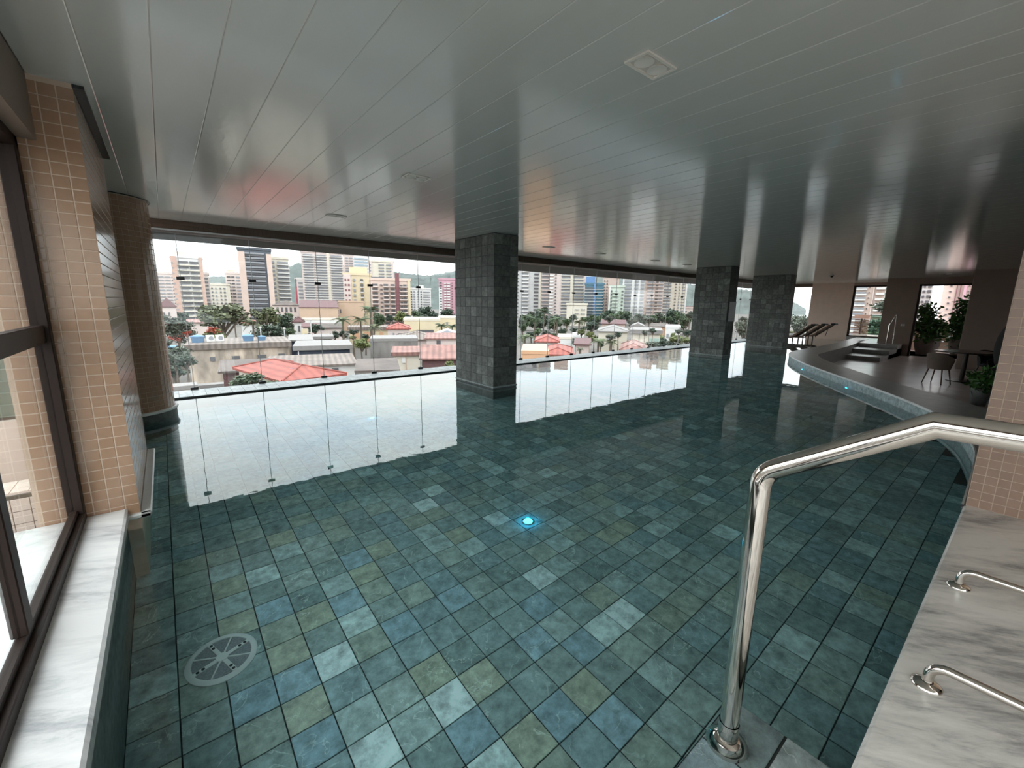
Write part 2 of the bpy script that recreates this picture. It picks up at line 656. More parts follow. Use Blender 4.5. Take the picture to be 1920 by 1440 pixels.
def smooth_curve(pts, sub=6):
    P = [np.array(p, float) for p in pts]
    P = [2 * P[0] - P[1]] + P + [2 * P[-1] - P[-2]]
    o = []
    for i in range(1, len(P) - 2):
        for k in range(sub):
            t = k / sub
            a, b, c, d = P[i - 1], P[i], P[i + 1], P[i + 2]
            o.append(.5 * (2 * b + (c - a) * t + (2 * a - 5 * b + 4 * c - d) * t * t + (3 * b - a - 3 * c + d) * t ** 3))
    o.append(P[-2])
    return [tuple(p) for p in o]


OUTER = smooth_curve([(4.38, .165), (5.14, .185), (6.08, .22), (6.6, .29), (7.3, .44), (8.155, .767), (9.381, 1.478), (10.553, 2.304), (11.7, 3.10), (12.75, 3.777), (13.9, 4.40), (15.1, 4.86), (16.4, 4.99), (19.2, 5.08), (22.5, 5.3), (26.0, 5.6)])
INNER = smooth_curve([(4.9, -.75), (6.4, -.70), (7.6, -.40), (8.83, .25), (9.4, .56), (10.04, 1.069), (10.93, 1.754), (12.155, 2.562), (13.723, 3.517), (15.045, 4.086), (15.9, 4.21), (18.706, 4.38), (20.5, 4.52), (23.0, 4.8), (26.0, 4.95)])
POOL = [(-.352, .160), (4.38, .160)] + OUTER + [(26.0, 8.40), (-.352, 8.40)]


def inside(x, y, poly):
    c = False
    j = len(poly) - 1
    for i in range(len(poly)):
        xi, yi = poly[i]
        xj, yj = poly[j]
        if (yi > y) != (yj > y) and x < (xj - xi) * (y - yi) / (yj - yi) + xi:
            c = not c
        j = i
    return c


# ================================================================== THE ROOM
# pool floor
fl = tag(MB().box(-.6, 26.2, -.2, 8.6, ZF - .2, ZF - .006).build('floor', M['grout_dark']), 'pool floor of green and grey slate tiles under clear water', None, None, 'structure')
ft = tile_mesh('floor_tile', .1935, .1935, .007, .002, M['floor_slate'])
SPECIAL = {}
fvar = {k_: tile_mesh('floor_tile_' + k_, .1935, .1935, .007, .002, M['slate_' + k_]) for k_ in ('pale', 'olive', 'blue')}


def floor_index(px, py):
    """grid cell of the pool floor seen at a pixel through the refracting water"""
    d = ray(px, py)
    d = d / np.linalg.norm(d)
    P = EYE - d * (EYE[2] / d[2])
    h = math.hypot(d[0], d[1])
    s2 = h / 1.33
    r_ = -ZF * s2 / math.sqrt(1 - s2 * s2)
    x_, y_ = P[0] + d[0] / h * r_, P[1] + d[1] / h * r_
    return (math.floor((x_ - .848) / .2), math.floor((y_ - 1.743) / .2))


for k_, pts_ in (('pale', ((840, 1320), (632, 1240), (1012, 1087), (1168, 1157), (1252, 916), (803, 949), (934, 978), (715, 1392))),
                 ('olive', ((811, 1263), (905, 1273), (992, 1388), (1104, 1300), (692, 1077), (721, 1034), (862, 1004), (433, 1104), (533, 1015), (450, 1165), (546, 1232), (571, 1342), (590, 1163), (1177, 994), (1135, 1010))),
                 ('blue', ((655, 1128), (870, 1108), (1010, 1150), (1050, 1345), (560, 1285), (480, 1320), (600, 1420), (1092, 1222), (675, 1055), (770, 1180), (1015, 1205), (500, 1130), (1165, 1330), (900, 1390)))):
    for q_ in pts_:
        SPECIAL[floor_index(*q_)] = fvar[k_]
fr = []
for i in range(-6, 128):
    for j in range(-8, 34):
        x, y = .848 + .2 * (i + .5), 1.743 + .2 * (j + .5)
        if y < 8.44 and inside(x, y, POOL):
            fr.append(((x, y, ZF - .006), (1, 0, 0), (0, 1, 0), (0, 0, 1)))
            if random.random() < .5:
                fr[-1] = ((x, y, ZF - .006), (0, 1, 0), (-1, 0, 0), (0, 0, 1))
            if (i, j) in SPECIAL:
                fr[-1] = fr[-1] + (SPECIAL[(i, j)],)
lay(fl, 'tile', ft, fr, 300, .001, stuff_name='tile_field')

# pool walls under water
tag(MB().box(-.75, -.352, -.2, 8.6, -1.2, .10).build('wall_pool_left', M['col_slate']), 'dark slate pool wall below the marble window sill', None, None, 'structure')
tag(MB().box(-.75, 4.6, -.4, .13, -1.2, .12).build('wall_pool_near', M['col_slate']), 'dark slate pool wall below the marble deck', None, None, 'structure')
# shallow shelf for the loungers
sh = [(16.6, 5.15), (19.2, 5.15), (22.5, 5.37), (26.1, 5.67), (26.1, 8.5), (16.6, 8.5)]
tag(MB().prism(sh, -1.0, -.14).build('floor_shelf', M['col_slate']), 'shallow wet shelf under the loungers', None, None, 'structure')

# water body
WP = [(-.42, .10), (4.38, .10)] + [(x + .03, y - .06) for x, y in OUTER] + [(26.1, 8.46), (-.42, 8.46)]
wt = MB().prism(WP, ZF - .09, 0.0).build('pool_water', M['water'])
tag(wt, 'still clear water mirroring the windows across the slate pool', 'water', None, 'stuff')

# near step with its slate slabs
st = tag(MB().box(-.35, 1.65, .135, .57, ZF, -.045).build('pool_step', M['grout_dark']), 'slate tiled step just under the water at the handrail post', 'step')
stm = tile_mesh('step_tile', .243, .19, .008, .003, M['floor_slate'])
lay(st, 'tile', stm, wall_frames((1.65 - .25 * 8, .57 - .2 * 2, -.045), (1, 0, 0), (0, 1, 0), (0, 0, 1), 8, 2, .25, .2), 300)

# far ledge at the window
lg = tag(MB().box(-.6, 26.2, 8.40, 9.08, -1.0, .016).build('trim_1', M['grout_dark']), 'grey slate overflow ledge along the foot of the window wall', None, None, 'structure')
tag(MB().box(-.6, 26.2, 8.44, 9.08, GZ, -1.0).build('wall_facade', M['beigewall']), 'outer building wall below the pool edge', None, None, 'structure')
lt = tile_mesh('ledge_tile', .176, .30, .010, .002, M['ledge_slate'])
lay(lg, 'tile', lt, wall_frames((-.5, 8.40, .016), (1, 0, 0), (0, 1, 0), (0, 0, 1), 146, 2, .18, .305), 300)

# ceiling planks running towards the window
ce = tag(MB().box(-.455, 26.4, -4.2, 8.95, ZC + .012, ZC + .35).build('ceiling', M['ceiling']), 'suspended ceiling of glossy white planks', None, None, 'structure')
PW = .267


def plank_mesh(L):
    a, g = PW / 2 - .0004, .0045
    prof = [(-a, .010), (-a, .0022), (-a + g, 0), (a - g, 0), (a, .0022), (a, .010)]
    v = [(x, 0, z) for x, z in prof] + [(x, L, z) for x, z in prof]
    n = len(prof)
    return MB().add(v, [(i, i + 1, i + 1 + n, i + n) for i in range(n - 1)]).mesh('ceiling_plank', M['ceiling'])


pm = plank_mesh(12.92)
x = -.452 + PW / 2
while x < 26.3:
    put('plank', pm, ce, loc=(x, -4.2, ZC))
    x += PW

# ceiling lights and vents
def twin_light(x, y, label, ln=.25, wd=.14):
    t = thing('ceiling_light', label, 'ceiling light', (x, y, ZC), 0, 'recessed twin lights in the plank ceiling')
    b = MB()
    o, i_ = (ln / 2, wd / 2), (ln / 2 - .014, wd / 2 - .014)
    ring = lambda a, z: [(-a[0], -a[1], z), (a[0], -a[1], z), (a[0], a[1], z), (-a[0], a[1], z)]
    v = ring(o, -.001) + ring(o, -.010) + ring(i_, -.010) + ring(i_, -.002)
    f = []
    for r_ in range(3):
        for k_ in range(4):
            k2 = (k_ + 1) % 4
            f.append((r_ * 4 + k_, r_ * 4 + k2, r_ * 4 + 4 + k2, r_ * 4 + 4 + k_))
    b.add(v, f)
    b.build('frame', M['cream_light'], t)
    MB().box(-i_[0], i_[0], -i_[1], i_[1], -.003, -.0015).build('back_plate', M['lens'], t)
    for sx in (-1, 1):
        d = MB().lathe([(.046, -.003), (.050, -.009), (.044, -.010), (.034, -.0045), (.0, -.0035)], 20, cap=False).mesh('lamp', M['cream_light'], 40)
        put('lamp', d, t, loc=(sx * ln * .22, 0, 0))
    return t


for yy, lb in ((1.45, 'recessed twin ceiling light nearest the camera'), (4.06, 'recessed twin ceiling light left of the nearest slate column'), (6.57, 'recessed twin ceiling light close to the left window header')):
    twin_light(2.05, yy, lb)
for k, (xx, lb) in enumerate(((6.55, 'small recessed ceiling light just right of the nearest slate column'), (8.25, 'second recessed ceiling light right of the nearest slate column'), (10.55, 'third recessed ceiling light right of the nearest slate column'), (12.2, 'recessed ceiling light just before the middle slate column'))):
    twin_light(xx, 6.9, lb)
twin_light(21.0, 2.3, 'recessed ceiling light in front of the open balcony door')
cd = thing('ceiling_camera', 'small dark dome camera on the ceiling beyond the last column', 'camera', (19.577, 5.254, ZC))
MB().lathe([(.06, 0), (.06, -.03), (.05, -.03)], 16).build('base', M['white'], cd, 40)
MB().lathe([(.05, -.03), (.045, -.065), (.02, -.085), (.001, -.09)], 16, cap=False).build('dome', M['black'], cd, 60)

# header beam over the window, clad in small tiles
hb = tag(MB().box(-.5, 26.2, 8.735, 8.95, 2.622, ZC + .2).build('wall_header', M['header']), 'brown tiled beam above the long window', None, None, 'structure')
ht = tile_mesh('header_tile', .058, .058, .006, .0015, M['header'])
lay(hb, 'tile', ht, wall_frames((-.45, 8.735, 2.628), (1, 0, 0), (0, 0, 1), (0, -1, 0), 418, 2, .0635, .0635), 0, stuff_name='tile_cladding')
MB().box(-.5, 26.2, 8.735, 9.06, 2.600, 2.621).build('track_body', M['frame'], hb)
tag(MB().box(-.5, 26.2, 8.715, 8.735, 2.600, 2.621).build('trim_2', M['alu']), 'grey aluminium track above the glass panels', None, None, 'structure')
tag(MB().prism([(-2, 9.10), (27, 9.10), (27, 11.3), (9, 11.15), (6.4, 10.45), (-2, 10.35)], 2.62, 3.0).build('wall_soffit', M['soffit']), 'dark grey balcony soffit outside above the window', None, None, 'structure')

# ------------------------------------------------------------------ long window of frameless panels
SEAM = [.263, 1.284, 2.382, 3.42, 4.525, 5.535, 6.55, 7.586, 8.605, 9.62, 10.64, 11.66, 12.69, 13.70, 14.72, 15.745] + [15.745 + 1.021 * k for k in range(1, 11)]
w1 = tag(empty('window_1', (0, 9.0, 0)), 'long window of frameless sliding glass panels', None, None, 'structure')
edges = [-.35] + SEAM + [26.15]
for a, b in zip(edges[:-1], edges[1:]):
    MB().box(a + .004, b - .004, -.005, .005, .03, 2.597).build('pane', M['glass'], w1)
clip = MB().bbox(-.055, .055, -.02, .02, -.024, .024, .004).mesh('clip', M['black'])
seal = MB().box(-.0045, .0045, -.006, .006, .03, 2.597).mesh('seal', M['alu'])
for s_ in SEAM:
    put('seal', seal, w1, loc=(s_, 0, 0))
    put('clip', clip, w1, loc=(s_, 0, 1.891))
    put('clip', clip, w1, loc=(s_, 0, .046))

# ------------------------------------------------------------------ slate columns
ct = tile_mesh('column_tile', .1735, .1735, .008, .002, M['col_slate'])


def column(x0, x1, y0, y1, label):
    c = tag(MB().box(x0 + .008, x1, y0 + .008, y1, ZF, ZC + .02).build('column', M['grout_dark']), label, 'column')
    nv = 14
    ny = max(1, round((y1 - y0) / .18))
    nx = max(1, round((x1 - x0) / .18))
    py, px_ = (y1 - y0) / ny, (x1 - x0) / nx
    frs = wall_frames((x0 + .008, y1, .05), (0, -1, 0), (0, 0, 1), (-1, 0, 0), ny, 15, py, .18)
    frs += wall_frames((x0, y0 + .008, .05), (1, 0, 0), (0, 0, 1), (0, -1, 0), nx, 15, px_, .18)
    me = tile_mesh('column_tile', py - .005, .1745, .008, .002, M['col_slate'])
    lay(c, 'tile', me, frs, 300)
    # lower course and base lip at the water line
    MB().box(x0 - .012, x1 + .01, y0 - .012, y1 + .01, .022, .05).build('base_lip', M['ledge_slate'], c)
    MB().box(x0, x1 + .004, y0, y1 + .004, ZF, .022).build('base', M['col_slate'], c)
    return c


column(4.555, 5.10, 6.17, 7.46, 'nearest square column clad in grey slate tiles standing in the pool')
c2 = column(13.41, 13.95, 6.15, 7.25, 'middle square slate column with a pale sign on its side')
column(18.26, 18.78, 6.15, 7.49, 'farthest square slate column in the pool beside the loungers')
sg = thing('wall_sign', 'pale rectangular notice board fixed to the middle slate column', 'sign', (13.72, 6.15, 1.40))
MB().bbox(-.215, .215, -.022, 0, -.30, .30, .004).build('board', M['sign'], sg)
MB().box(-.225, .225, -.012, -.0, .30, .315).build('frame_top', M['black'], sg)
MB().box(-.225, .225, -.012, -.0, -.315, -.30).build('frame_bottom', M['black'], sg)

# ------------------------------------------------------------------ left pillar, clad in beige mosaic tiles
pl = tag(MB().box(-.745, -.276, 3.696, 5.27, -1.0, ZC + .02).build('pillar', M['grout_light']), 'near pillar clad in small beige mosaic tiles beside the left window', 'pillar')
me = tile_mesh('mosaic_tile', .0690, .0625, .0022, .0012, M['pastilha'])
frs = wall_frames((-.27, 3.696, .118), (-1, 0, 0), (0, 0, 1), (0, -1, 0), 6, 38, .0752, .0688)
frs = [(o, (-u[0], 0, 0), v, n) for o, u, v, n in frs]
side = wall_frames((-.276, 5.27, .118), (0, -1, 0), (0, 0, 1), (1, 0, 0), 21, 38, .0750, .0688)
frs += [(o, (0, 1, 0), v, n) for o, u, v, n in side]
lay(pl, 'tile', me, frs, 300)
MB().bbox(-.278, -.215, 3.66, 5.30, .085, .118, .008).build('base_trim', M['white'], pl)
MB().bbox(-.60, -.215, 3.66, 3.70, .085, .118, .008).build('base_trim', M['white'], pl)
MB().box(-.276, -.225, 3.69, 5.31, ZC - .018, ZC - .001).build('top_trim', M['black'], pl)

# round column
RC, RR = (-.515, 7.40), .50
rc = tag(MB().lathe([(RR - .006, -.8), (RR - .006, ZC + .02)], 48, (RC[0], RC[1], 0)).build('round_column', M['grout_light'], None, 30), 'round column clad in beige mosaic tiles at the left end of the window', 'column')
me = tile_mesh('mosaic_tile_small', .0580, .0578, .0024, .0012, M['pastilha'])
frs = []
na = 49
for i in range(na):
    a = 2 * math.pi * i / na
    if not (math.radians(170) < a or a < math.radians(20)):
        continue
    nrm = (math.cos(a), math.sin(a), 0)
    for j in range(41):
        z = .135 + .0635 * (j + .5)
        frs.append(((RC[0] + nrm[0] * (RR - .006), RC[1] + nrm[1] * (RR - .006), z), (-nrm[1], nrm[0], 0), (0, 0, 1), nrm))
lay(rc, 'tile', me, frs, 300, vis=lambda px, py: px > 200)
MB().lathe([(RR, .095), (RR + .028, .10), (RR + .032, .115), (RR + .026, .132), (RR, .135)], 48, (RC[0], RC[1], 0), cap=False).build('base_ring', M['drain_white'], rc, 60)
MB().lathe([(RR + .012, -.8), (RR + .012, .094)], 48, (RC[0], RC[1], 0)).build('base', M['col_slate'], rc, 30)
MB().lathe([(RR + .015, ZC - .012), (RR + .015, ZC - .001)], 48, (RC[0], RC[1], 0), cap=False).build('top_trim', M['black'], rc, 60)

# ------------------------------------------------------------------ left window and sill
tag(MB().bbox(-1.02, -.335, -4.0, 3.70, .085, ZD, .012).build('trim_3', M['marble_sill']), 'white marble window sill along the left edge of the pool', None, None, 'structure')
tag(MB().box(-.75, -.455, -4.2, 3.70, 2.42, ZC + .3).build('wall_left', M['brownwall']), 'brown beam above the left window', None, None, 'structure')
tag(MB().box(-.75, -.46, 5.27, 7.1, -1.0, ZC + .2).build('wall_left_infill', M['brownwall']), 'short wall between the near pillar and the round column', None, None, 'structure')
w2 = tag(empty('window_2', (-.575, 0, 0)), 'tall left window in dark brown aluminium frame', None, None, 'structure')
fb = lambda *a: MB().bbox(*a, .004)
fb(-.030, .045, -4.0, 3.69, ZD, ZD + .055).build('frame_bottom', M['frame'], w2)
fb(-.015, .020, -4.0, 3.69, ZD + .055, ZD + .085).build('frame_track', M['frame'], w2)
fb(-.030, .045, 3.615, 3.69, ZD + .055, 2.42).build('frame_jamb', M['frame'], w2)
fb(-.030, .045, -4.0, 3.69, 2.36, 2.42).build('frame_top', M['frame'], w2)
fb(-.025, .025, -4.0, 3.615, 1.30, 1.40).build('transom', M['frame'], w2)
for yy in (2.36, .9, -.55, -2.0, -3.4):
    fb(-.025, .025, yy - .04, yy + .04, ZD + .085, 1.30).build('mullion', M['frame'], w2)
ys = [-3.96, -3.4, -2.0, -.55, .9, 2.36, 3.655]
for a, b in zip(ys[:-1], ys[1:]):
    MB().box(-.004, .004, a + .04, b - .04, ZD + .085, 1.30).build('pane', M['glass'], w2)
MB().box(-.004, .004, -3.96, 3.615, 1.40, 2.36).build('pane', M['glass'], w2)

# low tiled wall, coping and green glass screen outside the left window
pw = tag(MB().box(-2.6, -.80, 4.32, 4.6, -2.2, .21).build('tiled_wall', M['pastilha_white']), 'low wall of white tiles with dark joints outside the left window', 'wall')
wtm = tile_mesh('wall_tile', .088, .088, .008, .0015, M['pastilha_white'])
pwb = MB().box(-2.6, -.80, 4.31, 4.325, -2.2, .20).build('joint_bed', M['grout_dark'], pw)
lay(pw, 'tile', wtm, [(o, u, v, n) for o, u, v, n in wall_frames((-1.9, 4.31, -.66), (1, 0, 0), (0, 0, 1), (0, -1, 0), 12, 9, .0925, .0925)], 300)
lay(pw, 'coping_tile', wtm, wall_frames((-1.9, 4.32, .21), (1, 0, 0), (0, 1, 0), (0, 0, 1), 12, 3, .0925, .0925), 300)
gs = thing('glass_screen', 'greenish glass balustrade outside the left window', 'balustrade', (-1.8, 5.6, .3))
MB().box(-.9, .95, -.006, .006, .22, 1.35).build('pane', M['glass_green'], gs)
MB().box(-.9, .95, -.02, .02, .195, .22).build('rail', M['black'], gs)
MB().box(-.9, .95, -.08, .12, -2.5, .195).build('curb', M['pastilha_white'], gs)

# ------------------------------------------------------------------ marble deck and its fittings
tag(MB().bbox(-.33, 4.40, -4.2, .165, .09, ZD, .012).build('floor_deck', M['marble']), 'white marble deck with grey veins at the pool edge', None, None, 'structure')
tag(MB().box(-1.0, 27, -4.4, .10, -1.3, .085).build('floor_slab', M['darkwall']), 'slab below the deck', None, None, 'structure')


def rail_tube(pts, r, n=20):
    return MB().tube(pts, r, n)


hr = thing('handrail', 'polished steel handrail rising from the pool step', 'handrail', (1.444, .497, -.037))
TR = .0315
rel = lambda p: (p[0] - 1.444, p[1] - .497, p[2] + .037)
# post with a tight round elbow, then a mitred bend to the level run
el = []
p1 = np.array([1.444, .497, 1.035])
dn = np.array([0, 0, -1.0])
p2 = np.array([1.444, .128, 1.281])
dd = (p2 - p1) / np.linalg.norm(p2 - p1)
for k in range(7):
    t = k / 6
    q = (1 - t) ** 2 * (p1 + dn * .05) + 2 * t * (1 - t) * p1 + t * t * (p1 + dd * .05)
    el.append(tuple(q))
path = [(1.444, .497, -.03)] + el + [tuple(p2), (1.444, -.011, 1.283), (1.444, -1.5, 1.29)]
rail_tube([rel(p) for p in path], TR, 24).build('tube', M['chrome'], hr, 50)
rail_tube([rel((1.444, -1.45, .16)), rel((1.444, -1.45, 1.285))], TR, 24).build('post', M['chrome'], hr, 50)
MB().lathe([(.070, .0), (.072, .008), (.058, .022), (.045, .040), (.033, .046)], 28, (0, 0, 0), cap=False).build('flange', M['chrome'], hr, 60)
MB().lathe([(.0335, .046), (.0345, .052), (.0345, .105), (.0335, .112)], 28, cap=False).build('collar', M['chrome'], hr, 60)


def grab(x, y, label):
    g = thing('grab_bar', label, 'grab bar', (x, y, ZD), 0, 'low grab bars on the marble deck')
    pts = [(0, 0, 0)]
    R_ = .05
    for k in range(7):
        a = math.pi / 2 * k / 6
        pts.append((0, -R_ + R_ * math.cos(a) - .0, .045 + R_ * math.sin(a)))
    for k in range(7):
        a = math.pi / 2 * (1 - k / 6)
        pts.append((0, -.60 - R_ * math.cos(a), .045 + R_ * math.sin(a)))
    pts.append((0, -.65, 0))
    MB().tube(pts, .0165, 16).build('bar', M['chrome'], g, 50)
    for yy in (0, -.65):
        MB().lathe([(.046, .0), (.046, .006), (.036, .014), (.018, .020)], 22, (0, yy, 0), cap=False).build('flange', M['chrome'], g, 60)


grab(3.02, .070, 'polished grab bar on the marble nearer the pink tiled pillar')
grab(2.09, .070, 'polished grab bar on the marble nearest the camera')

# right mosaic pillar
rp = tag(MB().box(4.386, 5.05, -1.6, .155, .085, ZC + .02).build('pillar', M['grout_light']), 'pink beige mosaic tiled pillar standing on the marble deck at right', 'pillar')
me = tile_mesh('mosaic_tile_pink', .0560, .0560, .0024, .0012, M['pastilha_pink'])
frs = wall_frames((4.386, .155, ZD), (0, -1, 0), (0, 0, 1), (-1, 0, 0), 10, 42, .061, .0612)
frs += wall_frames((4.386, .155, ZD), (1, 0, 0), (0, 0, 1), (0, 1, 0), 10, 42, .061, .0612)
frs = [(o, u if n[1] == 0 else (-1, 0, 0), v, n) for o, u, v, n in frs]
lay(rp, 'tile', me, frs, 300)

# ------------------------------------------------------------------ curved coping and sunken terrace
cpoly = OUTER + INNER[::-1]
nO, nI = len(OUTER), len(INNER)
b = MB()
iv = lambda l, s: [l[int(round(s * (len(l) - 1)))]]
NS = 90


def samp(l, n):
    P = np.array(l)
    d = np.r_[0, np.cumsum(np.linalg.norm(np.diff(P, axis=0), axis=1))]
    t = np.linspace(0, d[-1], n)
    return np.stack([np.interp(t, d, P[:, 0]), np.interp(t, d, P[:, 1])], -1)


def match_inner(o):
    Pn = np.array(INNER)
    res, k = [], 0
    for q in o:
        d = np.linalg.norm(Pn - q, axis=1)
        kk = int(np.argmin(d[k:])) + k
        k = max(k, kk)
        res.append(Pn[k])
    return np.array(res)


O_ = samp(OUTER, NS)
I_ = match_inner(O_)


def ribbon(A, B, z, flip=False):
    n = len(A)
    v = [(p[0], p[1], z) for p in A] + [(p[0], p[1], z) for p in B]
    f = [(i, i + 1, n + i + 1, n + i) for i in range(n - 1)]
    return v, f


def wallstrip(A, z0, z1):
    n = len(A)
    v = [(p[0], p[1], z0) for p in A] + [(p[0], p[1], z1) for p in A]
    return v, [(i, i + 1, n + i + 1, n + i) for i in range(n - 1)]


cw = MB()
cw.add(*ribbon(O_, I_, ZD))
cw.add(*wallstrip(I_, ZS, ZD))
tan = np.gradient(O_, axis=0)
tan /= np.linalg.norm(tan, axis=1)[:, None]
nrm_o = np.stack([-tan[:, 1], tan[:, 0]], -1)
cop = cw.build('trim_4', M['coping'])
tag(cop, 'curved grey stone coping between the pool and the sunken terrace', None, None, 'structure')
bf = MB()
bf.add(*wallstrip(O_, ZF - .05, ZD - .03))
bf.build('face', M['coping_face'], cop, 30)
be = MB()
OE = O_ + nrm_o * .012
vv_, ff_ = wallstrip(OE, ZD - .03, ZD + .001)
be.add(vv_, ff_)
be.add(*ribbon(OE, O_, ZD + .001))
be.add(*ribbon(O_, OE, ZD - .03))
be.build('edge', M['coping_edge'], cop, 40)
# sunken terrace floor
tpoly = [tuple(p) for p in I_] + [(26.0, -4.2), (4.9, -4.2)]
dk = tag(MB().prism(tpoly, ZS - .2, ZS).build('floor_terrace', M['deck']), 'sunken terrace floor of glossy pinkish porcelain', None, None, 'structure')
# steps up to the far wall
sp_ = thing('terrace_steps', 'broad dark stone steps from the sunken terrace up to the coping', 'steps', (20.0, 3.9, ZS))
for k, (x0, zz) in enumerate(((19.5, -.145), (20.8, .01), (22.1, .165))):
    MB().box(x0 - 20, 22.98 - 20, -.45, .75, 0, zz - ZS).build('tread', M['coping'], sp_)
tag(MB().box(22.99, 25.99, 4.26, 4.94, ZS, ZD).build('floor_landing', M['coping']), 'stone landing below the far window', None, None, 'structure')
hf = thing('stair_rail', 'slim steel stair rail beside the far window', 'handrail', (22.68, 3.9, .165))
MB().tube([(0, 0, -.1), (0, 0, .74), (0.05, -.14, 1.16), (.05, -.16, 1.16), (.05, -.19, .0)], .022, 10).build('tube', M['chrome'], hf, 50)
MB().lathe([(.05, -.1), (.05, -.085)], 14).build('flange', M['chrome'], hf, 40)

# far walls
tag(MB().box(26.0, 26.3, 6.02, 7.74, -1.0, ZC + .2).build('wall_far', M['beigewall']), 'beige end wall behind the loungers', None, None, 'structure')
tag(MB().box(26.0, 26.3, 7.74, 9.1, -1.0, .03).build('wall_far_edge', M['coping']), 'low edge under the end glass panel', None, None, 'structure')
tag(MB().box(26.0, 26.3, 7.74, 9.1, 2.60, ZC + .2).build('wall_far_header', M['header']), 'brown header over the end glass panel', None, None, 'structure')
w5 = tag(empty('window_5', (26.05, 0, 0)), 'end glass panel beside the beige wall', None, None, 'structure')
MB().box(-.004, .004, 7.76, 8.95, .03, 2.60).build('pane', M['glass'], w5)
tag(MB().box(26.0, 26.3, 4.2, 6.02, -1.0, .20).build('wall_far_sill', M['coping']), 'low sill of the far window', None, None, 'structure')
tag(MB().box(26.0, 26.3, 4.2, 6.02, 2.62, ZC + .2).build('wall_far_top', M['brownwall']), 'lintel of the far window', None, None, 'structure')
tag(MB().box(23.0, 26.3, 3.85, 4.25, ZS, ZC + .2).build('wall_far_return', M['brownwall']), 'taupe return wall beside the far window', None, None, 'structure')
w3 = tag(empty('window_3', (26.05, 0, 0)), 'far window in dark frame', None, None, 'structure')
for a in ((-.03, .03, 5.93, 6.02, .20, 2.62), (-.03, .03, 4.25, 4.31, .20, 2.62), (-.03, .03, 4.25, 6.02, .20, .25), (-.03, .03, 4.25, 6.02, 2.55, 2.62)):
    MB().box(*a).build('frame', M['frame'], w3)
MB().box(-.004, .004, 4.31, 5.93, .25, 2.55).build('pane', M['glass'], w3)
tag(MB().box(23.0, 23.3, 3.25, 3.85, ZS, ZC + .2).build('wall_right_pier', M['brownwall']), 'taupe pier beside the balcony door', None, None, 'structure')
tag(MB().box(23.0, 23.3, -4.2, 3.25, 2.50, ZC + .2).build('wall_right_top', M['brownwall']), 'taupe wall above the balcony door', None, None, 'structure')
tag(MB().box(23.0, 23.3, -4.2, 1.2, ZS, 2.50).build('wall_right', M['brownwall']), 'taupe wall right of the balcony door', None, None, 'structure')
d1 = tag(empty('door_1', (23.0, 0, ZS)), 'open balcony doorway with dark frame', None, None, 'structure')
for a in ((-.03, .10, 3.19, 3.26, 0, 2.80), (-.03, .10, 1.2, 1.27, 0, 2.80), (-.03, .10, 1.2, 3.26, 2.74, 2.80)):
    MB().box(*a).build('frame', M['frame'], d1)
sw = thing('wall_switch', 'small pale switch plate on the taupe pier', 'switch', (23.0, 3.55, .92))
MB().bbox(-.012, 0, -.06, .06, -.04, .04, .004).build('plate', M['white'], sw)
MB().box(-.018, -.012, -.025, .025, -.015, .015).build('button', M['black'], sw)
# big dark pier in front of the doorway
bp_ = tag(MB().bbox(19.5, 20.3, -1.2, 1.58, ZS, ZC + .02, .01).build('pillar', M['brownwall']), 'broad dark taupe pillar beyond the terrace table', 'pillar')
# enclosing walls out of view
tag(MB().box(4.9, 26.2, -4.4, -4.2, -.5, ZC + .2).build('wall_near', M['darkwall']), 'wall behind the terrace', None, None, 'structure')
tag(MB().box(2.2, 4.9, -4.4, -4.2, -.5, ZC + .2).build('wall_near_side', M['brownwall']), 'wall behind the camera', None, None, 'structure')
tag(MB().box(-1.0, 2.2, -4.4, -4.2, -.5, .5).build('wall_near_low', M['brownwall']), 'low wall below the added window behind the camera', None, None, 'structure')
w4 = tag(empty('fill_window', (0, -4.3, 0)), 'unseen window added behind the camera to let in sky light', None, None, 'structure')  # unseen opening, added and sized to let sky light in from behind
MB().box(-1, 2.2, -.03, .03, .5, .56).build('frame', M['frame'], w4)
MB().box(-1, 2.2, -.004, .004, .56, 2.75).build('pane', M['glass'], w4)
# balcony outside the doorway
tag(MB().box(23.3, 27.0, .4, 3.9, ZS - .2, ZS).build('floor_balcony', M['deck']), 'balcony floor outside the doorway', None, None, 'structure')
tag(MB().box(26.5, 26.7, .4, 3.9, ZS, .75).build('wall_balcony', M['beigewall']), 'balcony parapet outside the doorway', None, None, 'structure')


# ------------------------------------------------------------------ underwater fittings
dr = thing('floor_drain', 'round pale drain cover with mesh and eight spokes on the pool floor', 'drain', (.046, 2.62, ZF), .35)
MB().lathe([(.172, 0), (.172, .008), (.160, .016), (.142, .016), (.140, .008)], 40, cap=False).build('rim', M['drain_white'], dr, 50)
MB().lathe([(.141, .004), (.141, .008)], 40).build('mesh', M['mesh_grey'], dr, 30)
for k in range(8):
    a = math.pi / 4 * k
    wd = .011 if k % 2 == 0 else .004
    s_ = MB().box(0, .145, -wd, wd, .008, .017)
    put('spoke', s_.mesh('spoke', M['drain_white']), dr, mat4=Matrix.Rotation(a, 4, 'Z'))
MB().lathe([(.030, .008), (.030, .020), (.020, .022)], 20).build('hub', M['drain_white'], dr, 40)
for k in range(4):
    a = math.pi / 2 * k
    for rr in (.095, .122):
        MB().lathe([(.0085, .017), (.0085, .0185)], 12, (rr * math.cos(a), rr * math.sin(a), 0)).build('slot', M['black'], dr)


